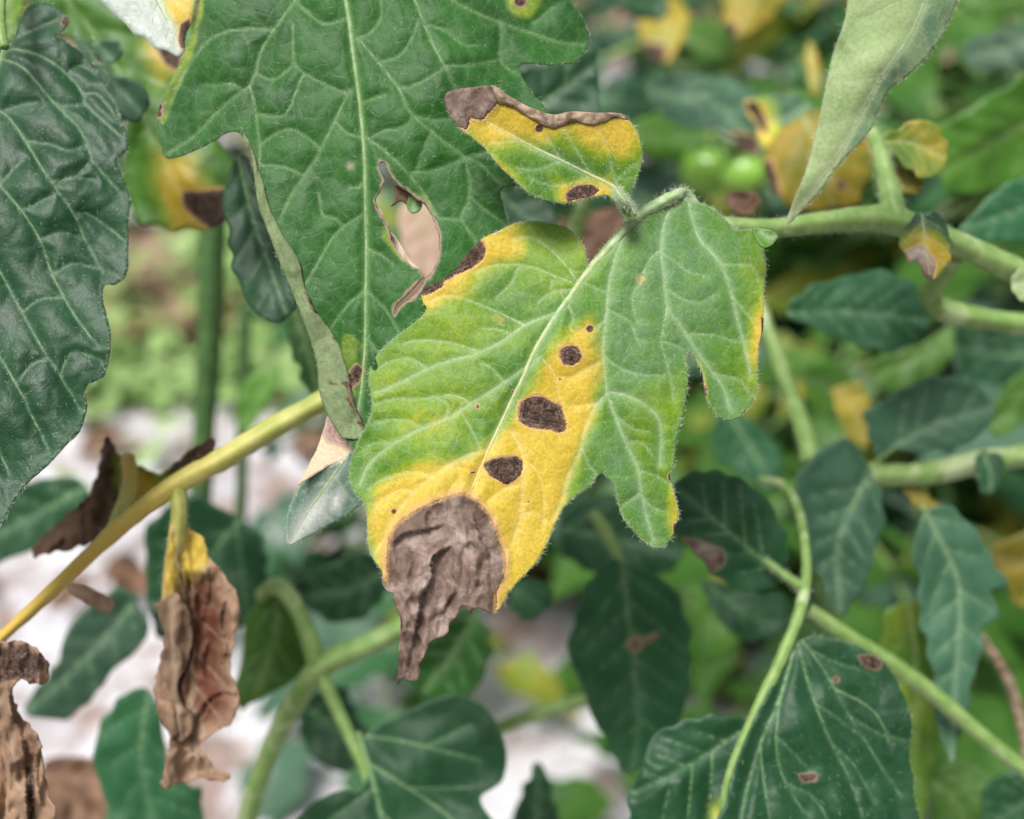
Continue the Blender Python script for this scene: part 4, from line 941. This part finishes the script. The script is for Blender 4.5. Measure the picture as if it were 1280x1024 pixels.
leaf('yellow rounded leaf with one dark spot behind the hanging leaf tip', [(958,196),(972,165),(1000,142),(1035,136),(1068,150),(1090,182),(1092,222),(1070,252),(1036,262),(1000,262),(972,246),(960,222)], [(1000,140),(1030,200),(1040,260)], .285, 'yellow', None, n=4, res=6, cup=.35, quilt=3, nec=[(circ(1052,232,7), 12), ([(940,205),(965,200),(975,240),(955,250)], 24)])
leaf('pale leaf with a browned edge beside the yellow rounded leaf', [(932,130),(950,122),(985,118),(1010,128),(1012,150),(985,172),(965,192),(950,175),(944,150)], [(1008,130),(975,150),(940,140)], .30, 'grey', None, n=3, res=6, nec=[([(928,125),(946,128),(958,150),(960,172),(950,160),(938,140)], 12)], chl=[([(928,125),(960,130),(970,190),(940,170)], 40)])
leaf('grey-green leaf with a tan dry end near the green fruits', [(870,110),(910,100),(950,130),(968,165),(960,195),(930,190),(915,170),(890,150)], [(875,115),(915,145),(950,190)], .33, 'grey', None, n=3, res=7, nec=[([(912,165),(945,170),(950,192),(925,190)], 14)])
leaf('small dried brown flap above the thick stem', [(908,245),(925,240),(945,243),(948,256),(935,268),(915,264)], [(912,246),(930,254),(944,262)], .225, 'dark_dead', [], res=3, wr=12, jag=5, vtubes=False, quilt=0)
leaf('broad fresh green leaf behind the lime cupped leaf', [(1165,168),(1200,140),(1250,112),(1320,80),(1330,190),(1280,225),(1225,245),(1190,245),(1166,205)], [(1320,130),(1240,180),(1175,215)], .30, 'fresh', None, n=4, res=7, tilt=(.1,.3))
leaf('dark grey-green leaf above the end of the thick stem', [(1200,287),(1222,260),(1255,235),(1320,205),(1330,300),(1280,300),(1240,302)], [(1325,240),(1265,265),(1205,285)], .245, 'mid', None, n=4, res=7)
leaf('oval dark green leaf under the thick stem', [(982,392),(1008,362),(1040,346),(1075,338),(1112,341),(1146,360),(1160,388),(1156,416),(1132,434),(1095,438),(1055,428),(1015,408)], [(984,392),(1050,390),(1110,394),(1156,402)], .250, 'mid', None, n=5, res=6, quilt=3, tilt=(0,-.2))
leaf('deep green leaf shaded below the oval leaf', [(1085,450),(1130,438),(1165,420),(1190,400),(1190,450),(1160,480),(1110,490)], [(1190,415),(1140,450),(1090,470)], .32, 'fresh', None, n=3, res=7)
stem('straight pale green stalk below the notched lobe', [(948,380,.275),(966,430,.272),(985,480,.270),(1004,535,.268),(1014,575,.266)], [9,9.5,10,11,12])
K = stem('pale green leaf stalk forking into two grey-green leaves', [(1082,592,.258),(1120,594,.258),(1170,590,.258),(1225,578,.257),(1330,562,.256)], [13,13,13.5,14,14])
sub(K, 'broad grey-green leaf on the fork of the forking stalk', [(1082,518),(1108,498),(1140,480),(1172,468),(1210,478),(1248,508),(1232,536),(1200,556),(1160,566),(1120,562),(1096,576),(1090,548)], [(1092,580),(1120,558),(1170,530),(1246,508)], .262, 'grey', None, n=5, res=6, quilt=3)
sub(K, 'small leaf wrapped over the thick horizontal stalk', [(1216,570),(1238,566),(1252,580),(1250,606),(1236,618),(1222,602)], [(1228,566),(1238,590),(1236,616)], .247, 'mid', None, n=2, res=5)
sub(K, 'drooping grey-green leaf with pale veins below the stalk fork', [(996,596),(1024,566),(1058,546),(1078,562),(1092,596),(1106,645),(1094,700),(1072,744),(1050,770),(1034,742),(1010,684),(994,632)], [(1086,592),(1062,640),(1046,690),(1050,768)], .246, 'grey', None, n=5, res=6, quilt=3.5, fold=.1, vr=(3,1.6))
leaf('long pointed grey-green leaf hanging below the forking stalk', [(1152,640),(1186,634),(1212,650),(1226,668),(1236,690),(1262,735),(1240,738),(1246,770),(1232,782),(1234,812),(1222,834),(1212,885),(1198,925),(1188,955),(1176,910),(1166,852),(1154,790),(1148,735),(1144,690)], [(1152,632),(1178,680),(1198,730),(1198,800),(1192,880),(1188,952)], .238, 'grey', None, n=6, res=5, quilt=3.5, fold=.14, vr=(3,1.6))
leaf('yellow withering leaf behind the long pointed leaf', [(1238,690),(1262,672),(1320,650),(1320,745),(1280,760),(1258,735)], [(1315,680),(1270,710),(1245,700)], .30, 'yellow', None, n=2, res=7)
leaf('narrow yellow leaflet above the long pointed leaf', [(1130,608),(1150,612),(1172,632),(1176,644),(1156,640),(1138,625)], [(1132,610),(1155,626),(1174,642)], .262, 'yellow', None, n=2, res=5)
leaf('yellow shrivelled leaf behind the stalk fork', [(1040,490),(1075,480),(1092,520),(1088,560),(1062,545)], [(1050,488),(1070,520),(1082,556)], .34, 'yellow', None, n=2, res=7)
LR = stem('big dark compound leaf with strong pale veins on a pale stalk', [(950,600,.256),(978,606,.244),(998,636,.231),(1008,705,.216),(1000,762,.209),(974,828,.203),(940,900,.200),(910,975,.199),(898,1060,.199)], [4,5,5.5,6,7,7,6,5,4], hairs=500,
     branches=[([(1008,738,.211),(985,722,.215),(955,700,.219)], [6,5.5,4], 'side_stalk')])
sub(LR, 'green leaf with a dry beige tip beneath the long lobe of the sick leaf', [(842,602),(862,590),(900,588),(938,602),(966,632),(984,676),(986,708),(966,732),(930,738),(900,722),(872,692),(850,668),(840,634)], [(1000,729),(960,705),(905,660),(850,612)], .222, 'mid', None, n=5, res=5, quilt=3.5, fold=.1, vr=(3,1.4),
     nec=[([(852,672),(872,676),(905,688),(906,704),(890,716),(872,702)], 12)], alt=[([(852,672),(872,676),(905,688),(906,704),(890,716),(872,702)], 6)])
sub(LR, 'largest dark leaflet with pale veins and small brown spots', [(992,810),(1010,796),(1038,797),(1072,808),(1104,826),(1128,866),(1140,906),(1136,945),(1142,985),(1128,1070),(900,1070),(908,1000),(932,925),(962,862)], [(992,812),(975,870),(950,930),(930,1000),(920,1065)], .199, 'blue',
     [[(1002,800),(1030,838),(1062,895),(1090,940),(1122,990)],[(998,805),(1012,860),(1035,920),(1060,970),(1085,1040)],[(978,860),(970,920),(978,970),(1005,1015)],[(1045,862),(1080,880),(1100,900),(1112,930)],[(1062,895),(1095,915),(1130,925)],[(1020,880),(1050,900),(1070,915)],[(970,920),(995,945),(1010,960)],[(1040,930),(1070,960),(1090,1000)],[(1018,815),(1050,830),(1085,840)],[(985,980),(1020,1000),(1040,1040)],[(950,930),(955,980),(965,1040)]],
     res=3.6, quilt=8, lump=10, tilt=(.1,-.2), vmat='vein_b', vr=(2.4,1.0), hairs=900, nec=[([(1072,820),(1090,818),(1104,828),(1098,838),(1080,834)], 10), (circ(1045,850,4), 10), ([(998,968),(1020,966),(1022,976),(1004,978)], 12)])
sub(LR, 'dark rounded leaflet beside the largest leaflet', [(934,905),(905,896),(870,898),(836,912),(808,938),(792,975),(788,1010),(796,1070),(896,1070),(906,1000),(916,950)], [(925,915),(880,945),(840,968),(794,990)], .208, 'blue', None, n=4, res=5, quilt=5, lump=6, tilt=(-.1,-.2), vr=(2.6,1.4), chl=[(circ(905,1020,14), 40)], nec=[([(905,990),(912,970),(918,960),(912,985)], 9)])
stem('thin green shoot running behind the big dark compound leaf', [(1012,762,.225),(1060,795,.226),(1110,826,.228),(1170,870,.230),(1240,930,.232),(1330,1000,.234)], [8,9,9.5,9.5,9.5,9])
leaf('olive green leaf behind the big dark compound leaf', [(1108,765),(1140,748),(1160,780),(1172,830),(1176,900),(1164,970),(1146,1060),(1110,1060),(1120,920),(1104,840)], [(1135,752),(1145,850),(1135,1050)], .262, 'fresh', None, n=5, res=6, chl=[([(1100,750),(1180,760),(1180,1060),(1100,1060)], 400, .25)])
MH = leaf('hanging dark leaf with a tan spot on its midrib', [(768,702),(800,712),(842,742),(862,788),(864,846),(846,908),(816,950),(786,966),(756,922),(730,874),(715,822),(716,772),(738,728)], [(778,700),(784,760),(792,830),(798,900),(790,962)], .256, 'mid', None, n=6, res=6, quilt=3.5, fold=.12, vr=(3,1.4), nec=[(circ(792,806,9), 18), ([(800,800),(820,790),(822,796),(802,808)], 12)], nseed=2)
stem(None, [(740,640,.262),(758,665,.260),(776,702,.257)], [7,8,6], root=MH, part='petiole')
stem('green shoot crossing behind the hanging dark leaf', [(760,868,.300),(700,884,.302),(650,900,.304),(590,925,.306)], [9,9,9,8])
leaf('small upright pointed dark leaf tip over the white film', [(672,952),(684,972),(694,1000),(704,1060),(640,1060),(652,1000),(662,970)], [(672,1060),(672,1000),(672,954)], .29, 'mid', None, n=4, res=6)
# ------------------------------------------------------------------ lower middle
O = stem('forked green shoot with a broad dark leaf below the withered tip', [(560,745,.262),(520,774,.258),(460,806,.254),(398,838,.250),(352,908,.252),(322,978,.256),(300,1060,.260)], [13,13,13,14,12.5,12,11],
     branches=[([(398,838,.250),(384,790,.251),(366,752,.253),(345,732,.256),(326,745,.262)], [12,11,10.5,10,8], 'side_stalk'), ([(398,838,.250),(430,905,.243),(455,960,.239),(470,1010,.237)], [9,8,7,6], 'side_stalk')])
sub(O, 'broad dark leaf on the forked stem', [(452,925),(478,904),(520,884),(562,868),(598,878),(622,908),(633,945),(626,978),(600,998),(618,1030),(630,1070),(365,1070),(380,1015),(420,990),(452,985),(462,950)], [(448,915),(462,960),(474,1010),(485,1065)], .236, 'mid',
     [[(456,920),(500,926),(550,938),(600,950)],[(462,955),(510,985),(560,1020),(590,1060)],[(468,985),(440,1005),(405,1030)],[(530,934),(560,920),(590,905)],[(510,985),(545,985),(590,985)],[(472,1010),(500,1040),(520,1065)]], res=4, quilt=6, lump=14, tilt=(.05,-.25), vmat='vein_b', vr=(3,1.3))
sub(O, 'curled fresh green leaf hooked on the forked stem', [(300,800),(316,752),(340,730),(364,736),(386,776),(396,820),(372,846),(336,868),(304,884),(296,845)], [(344,732),(345,790),(318,870)], .264, 'fresh', None, n=4, res=6, fold=.3)
leaf('dark leaf behind the withered tip', [(512,800),(548,776),(590,758),(614,790),(612,838),(588,872),(552,884),(524,858)], [(600,762),(570,810),(530,865)], .272, 'deep', None, n=4, res=7)
leaf('grey leaf behind the sick leaf margin', [(372,730),(410,706),(455,690),(490,716),(480,752),(430,780),(392,766)], [(485,712),(430,738),(378,745)], .30, 'mid', None, n=4, res=7)
leaf('small round leaf beyond the withered tip', [(636,742),(656,722),(684,730),(692,750),(676,772),(650,776)], [(640,735),(665,750),(680,768)], .275, 'mid', None, n=3, res=6)
leaf('dark leaf in the shade below the forked stem', [(380,880),(420,860),(450,900),(470,930),(440,960),(400,950),(378,920)], [(385,885),(420,910),(460,945)], .31, 'blue', None, n=3, res=7)
# ------------------------------------------------------------------ left: yellow stalk with dried leaves
PY = stem('dying leaf on a slanting yellow stalk with dried curled leaflets', [(440,480,.208),(400,503,.206),(340,536,.203),(280,573,.201),(220,606,.199),(160,650,.198),(100,705,.197),(40,762,.197),(-40,835,.197)], [13,13,13,13,13,11,9,7.5,6], 'stem_yellow', name='dying_leaf', cat='leaf', alt=[0,0,.1,.3,.5,.8,1,1,1], hairs=900,
     branches=[([(222,606,.199),(224,640,.199),(220,680,.200),(214,720,.201),(210,760,.202)], [10,9.5,10,10,8], 'side_stalk'), ([(140,668,.199),(152,636,.202),(163,604,.206),(160,572,.210)], [9,9,9,8], 'side_stalk')])
sub(PY, 'dried curled leaf hanging from the yellow stalk, tan outside and rusty inside', [(216,655),(236,662),(252,672),(258,690),(276,714),(297,746),(296,790),(286,828),(292,850),(302,872),(290,902),(264,918),(252,938),(268,960),(284,968),(278,978),(244,974),(204,984),(206,950),(212,918),(194,888),(196,842),(206,800),(194,756),(204,745)], [(216,660),(232,760),(240,860),(240,975)], 0.2015, 'tan', None, n=6, vmat='margin', vr=(2.2, 1.1), lobe=0, res=3.0, quilt=1.5, lump=3, wr=10, jag=4.6,
     creases=[([(228,700),(240,730),(238,780),(240,820),(226,855),(236,885)], -14, 14), ([(285,740),(276,775),(284,810),(276,835)], 12, 10), ([(300,870),(276,866),(256,880),(240,905)], 10, 10), ([(212,925),(232,915),(250,925),(256,945)], -9, 9), ([(258,700),(262,740),(252,780)], 7, 8), ([(262,800),(254,830),(262,855)], 8, 8), ([(215,800),(206,830),(212,870)], 7, 8), ([(230,950),(245,940),(256,960)], 9, 7)], hairs=0,
     alt=[([(232,725),(262,722),(284,770),(272,830),(284,858),(292,885),(262,908),(236,890),(222,855),(238,820),(238,780)], 26)], 
     chl=[([(210,650),(250,660),(262,690),(240,720),(208,740)], 30)], under='tan',
     depth=lambda x, y: 16 * np.exp(-((x - 212) / 14) ** 2) - 16 * np.exp(-((x - 255) / 20) ** 2) * sstep(700, 740, y) * sstep(930, 880, y) + 12 * np.exp(-((x - 290) / 10) ** 2))
leaf('rolled tan edge', [(206,748),(222,742),(238,770),(240,800),(234,832),(222,855),(228,880),(240,888),(246,900),(232,924),(216,930),(210,915),(196,888),(198,842),(206,800),(196,760)], [(214,750),(218,830),(226,920)], .1992, 'tan', [], res=3.2, quilt=0, lump=5, wr=9, jag=1.6, vtubes=False, root=PY, part='rolled_edge', under='tan', fold=.7, nseed=4)
sub(PY, 'dark brown withered leaf behind the yellow stalk', [(40,694),(66,655),(106,624),(124,580),(132,545),(150,572),(178,584),(206,590),(238,562),(266,548),(266,574),(238,604),(196,636),(146,664),(100,684)], [(165,590),(130,630),(50,690)], .214, 'dark_dead', [], res=4, quilt=0, lump=8, wr=14, jag=4.5, chl=[([(150,570),(178,584),(206,590),(190,620),(165,640),(150,610)], 40)], vtubes=False, under='dark_dead')
leaf('small shrivelled bit of leaf under the yellow stalk', [(82,728),(104,732),(128,742),(142,752),(134,768),(110,756),(90,744)], [(84,730),(110,745),(138,760)], .204, 'tan', [], res=4, quilt=0, wr=9, jag=1.5, vtubes=False, under='tan')
leaf('curled brown dried leaf with a dark hollow top below the yellow stalk', [(-40,820),(-10,806),(30,802),(56,822),(62,838),(50,856),(22,850),(16,868),(24,890),(48,922),(52,950),(60,990),(68,1060),(-40,1060)], [(0,810),(10,900),(30,1055)], .186, 'tan', [], res=3.2, quilt=0, lump=12, wr=16, jag=4.0, vtubes=False, creases=[([(10,850),(16,890),(30,930),(34,1000),(40,1050)], 12, 12), ([(-20,900),(5,930),(10,990),(0,1050)], -10, 12), ([(50,930),(46,970),(56,1020)], 8, 8)], under='dark_dead',
     nec=[([(-40,820),(30,806),(58,826),(44,850),(10,848),(-20,862)], 16), ([(34,960),(42,958),(44,1060),(36,1060)], 12)])
leaf('dark leaf behind the hanging dried leaf', [(178,690),(196,645),(250,618),(318,660),(334,730),(306,780),(244,802),(196,786)], [(300,650),(250,710),(200,780)], .285, 'blue', None, n=4, res=7)
leaf('grey-green leaf over the white film beside the hanging dried leaf', [(28,886),(62,838),(100,770),(152,736),(184,776),(164,822),(132,850),(100,886),(58,902)], [(170,750),(110,820),(36,886)], .275, 'grey', None, n=4, res=7)
leaf('dark lobed leaf below the hanging dried leaf', [(116,928),(150,872),(184,862),(206,900),(206,960),(252,990),(236,1060),(150,1060),(128,985)], [(186,866),(176,950),(200,1055)], .258, 'mid', None, n=4, res=7)
leaf('dark leaf under the tip of the puckered leaf', [(-40,625),(30,602),(92,598),(112,636),(62,684),(-40,706)], [(105,610),(40,645),(-35,680)], .29, 'mid', None, n=4, res=7)
leaf('flat brown dead leaf behind the curled dried leaf', [(52,960),(90,946),(140,955),(170,985),(165,1060),(60,1060)], [(60,965),(110,1000),(150,1050)], .33, 'dark_dead', [], res=7, wr=12, vtubes=False, quilt=0, under='dark_dead')
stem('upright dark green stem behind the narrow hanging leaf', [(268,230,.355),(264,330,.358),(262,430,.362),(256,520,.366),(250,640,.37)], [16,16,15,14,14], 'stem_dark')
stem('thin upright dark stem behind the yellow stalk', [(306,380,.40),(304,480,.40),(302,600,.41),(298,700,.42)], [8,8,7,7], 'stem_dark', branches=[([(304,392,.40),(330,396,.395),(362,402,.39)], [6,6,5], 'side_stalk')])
leaf('dark green leaf behind the rolled margin', [(356,392),(376,376),(398,410),(410,470),(398,500),(378,470),(362,430)], [(366,385),(382,430),(398,492)], .245, 'deep', None, n=3, res=6)
leaf('fresh green leaf blade above the yellow stalk', [(298,500),(318,470),(345,455),(352,480),(330,515),(306,540)], [(345,458),(322,495),(302,535)], .36, 'fresh', None, n=3, res=7)
leaf('pinkish dry leaf seen through the torn hole', [(500,262),(530,240),(566,250),(572,310),(556,352),(520,350),(504,310)], [(530,242),(536,300),(530,350)], .30, 'cream', None, n=3, res=7, nec=[([(510,250),(560,250),(560,350),(515,345)], 300, .40)])  # added leaf stands in for the pinkish-beige soil behind the hole
stem('pale green stem between the two leaflets of the sick leaf', [(740,225,.262),(728,258,.264),(716,300,.266),(708,350,.27)], [9,9,9,9])
leaf('dry brown leaf behind the fork of the sick leaf', [(690,285),(730,268),(775,262),(780,300),(750,335),(710,330)], [(695,290),(730,300),(770,320)], .30, 'dark_dead', [], res=6, wr=10, vtubes=False, quilt=0, under='dark_dead')
# ------------------------------------------------------------------ upper right background leaves and fruit
def fruit(label, x, y, d, rpx, mat):
    c = at(np.array(x), np.array(y), np.array(d)); r = rpx * d / F
    root = empty('green_tomato', c, label, 'tomato', 'unripe tomatoes')
    V = []; T = []; nu, nv = 24, 16
    for j in range(nv + 1):
        a = math.pi * j / nv
        for i in range(nu):
            b = 2 * math.pi * i / nu
            rr = r * (1 + .03 * math.cos(5 * b) * math.sin(a)) 
            z = math.cos(a) * r * .9 - .12 * r * math.exp(-(a / .35) ** 2)
            V.append(c + np.array([rr * math.sin(a) * math.cos(b), rr * math.sin(a) * math.sin(b), z]))
    for j in range(nv):
        for i in range(nu):
            T.append((j * nu + i, (j + 1) * nu + i, (j + 1) * nu + (i + 1) % nu, j * nu + (i + 1) % nu))
    mesh_obj('fruit_skin', V, T, M[mat], root, c)
    top = c + np.array([0, 0, r * .8])
    for k in range(5):
        b = 2 * math.pi * k / 5
        dr = np.array([math.cos(b), math.sin(b), 0])
        P = [top, top + dr * r * .3 + np.array([0, 0, .08 * r]), top + dr * r * .62 + np.array([0, 0, .02 * r]), top + dr * r * .85 + np.array([0, 0, -.25 * r])]
        v, tt = tube_geo(spline3(P, 4), np.concatenate([np.linspace(.10, .12, 6), np.linspace(.11, .02, 7)]) * r, 6, .35)
        mesh_obj('sepal', v, tt, M['stem_dark'], root, c)
    v, tt = tube_geo(spline3([top, top + np.array([.05 * r, .1 * r, .5 * r]), top + np.array([.3 * r, .3 * r, 1.1 * r])], 5), .09 * r, 7)
    mesh_obj('fruit_stalk', v, tt, M['stem'], root, c)
M['fruit'] = plain_mat('green_fruit_skin', (.14, .32, .03), (.22, .42, .06), .28, 40, .5, .00002)
fruit('round green tomato beside the grey-green leaf with tan end', 930, 216, .42, 32, 'fruit')
fruit('shaded green tomato touching the other one', 884, 212, .45, 34, 'fruit')
bgl = [('yellow leaf with a brown tip hanging beyond the bluish leaf', [(900,-50),(990,-50),(985,0),(960,30),(930,44),(908,40),(902,10)], [(945,-48),(940,0),(915,40)], .42, 'yellow', dict(nec=[([(900,28),(925,30),(916,50),(900,48)], 14)])),
 ('orange yellow leaf with a dark lower end beyond the small yellow leaflet', [(800,20),(830,-5),(862,10),(856,50),(830,75),(804,62)], [(812,10),(832,35),(830,70)], .46, 'yellow', dict(nec=[([(800,50),(835,58),(830,80),(800,72)], 20)])),
 ('bluish leaf lying across the foliage above the green fruits', [(815,105),(860,92),(920,100),(950,125),(925,150),(870,160),(830,145)], [(818,115),(870,125),(940,128)], .40, 'grey', {}),
 ('grey-green leaf just beyond the rounded end of the small yellow leaflet', [(735,118),(780,100),(820,108),(835,130),(800,150),(750,150)], [(738,125),(785,125),(830,130)], .42, 'mid', {}),
 ('bright green leaf behind the bluish leaf', [(835,40),(870,20),(905,35),(915,70),(880,85),(845,75)], [(840,45),(875,55),(908,70)], .48, 'fresh', {}),
 ('fresh green leaf over the green fruits', [(760,150),(820,140),(880,160),(925,180),(890,205),(830,200),(780,185)], [(765,160),(830,172),(915,182)], .46, 'fresh', {}),
 ('dark grey-green leaf beyond the lobe of the big holed leaf', [(735,-40),(800,-30),(835,5),(815,25),(770,15),(735,0)], [(740,-25),(780,0),(825,10)], .38, 'blue', {}),
 ('long greyish leaf beyond the broad fresh green leaf', [(1200,60),(1240,40),(1320,20),(1320,70),(1260,85),(1215,85)], [(1315,45),(1260,60),(1205,75)], .40, 'grey', {}),
 ('lime green leaf above the long greyish leaf', [(1190,-40),(1330,-50),(1330,10),(1270,20),(1215,15)], [(1325,-20),(1260,0),(1200,-5)], .42, 'fresh', {}),
 ('narrow yellow leaf beside the edge of the pale hanging leaf', [(1006,60),(1018,58),(1024,92),(1018,128),(1008,102)], [(1012,60),(1016,90),(1017,124)], .36, 'yellow', {}),
 ('fresh green leaf beside the straight pale stalk', [(1000,470),(1040,450),(1070,470),(1060,510),(1020,520)], [(1005,475),(1035,485),(1062,500)], .38, 'fresh', {}),
 ('shaded leaf behind the straight stalk', [(900,500),(935,520),(975,560),(965,610),(925,600),(890,560)], [(905,510),(935,555),(960,605)], .33, 'mid', {}),
 ('low green leaf beside the beige-tipped leaf', [(845,735),(900,740),(940,765),(925,800),(880,830),(850,800)], [(850,740),(890,775),(915,800)], .33, 'fresh', {}),
 ('dark leaf below the beige-tipped leaf', [(880,725),(930,735),(980,745),(975,790),(930,800),(895,770)], [(885,730),(930,765),(970,780)], .29, 'mid', {}),
 ('shadowed leaf hidden under the long lobe', [(700,640),(760,620),(830,650),(850,700),(800,730),(740,720),(705,690)], [(705,660),(770,675),(845,690)], .31, 'mid', {}),
 ('small dark leaf at the end of the thin green shoot', [(1230,990),(1260,965),(1320,960),(1320,1060),(1240,1060)], [(1315,990),(1270,1010),(1238,1040)], .27, 'mid', {}),
 ('fresh green leaf below the tip of the long pointed leaf', [(1160,965),(1200,955),(1245,975),(1235,1060),(1170,1060)], [(1165,975),(1200,1005),(1210,1055)], .30, 'fresh', {}),
 ('shaded dark leaf behind the stalk forking below the thick shoot', [(1190,410),(1240,415),(1330,420),(1330,470),(1260,480),(1200,470)], [(1325,440),(1260,445),(1195,435)], .36, 'blue', {}),
 ('bright green slanting leaf beside the broad grey-green leaf', [(1235,520),(1262,475),(1320,420),(1330,470),(1280,520),(1250,545)], [(1320,440),(1280,490),(1240,535)], .29, 'fresh', {})]
for lb, ol_, md_, d_, mt_, kw in bgl:
    leaf(lb, ol_, md_, d_, mt_, None, n=4, res=7, quilt=3, lump=8, tilt=(random.uniform(-.2, .2), random.uniform(-.3, .2)), fold=.15, **kw)
stem('brown dry twig by the long pointed leaf', [(1225,795,.28),(1250,830,.281),(1268,870,.283),(1280,920,.285),(1290,980,.288)], [5,5.5,6,6,6], 'margin', name='dry_twig', cat='twig')
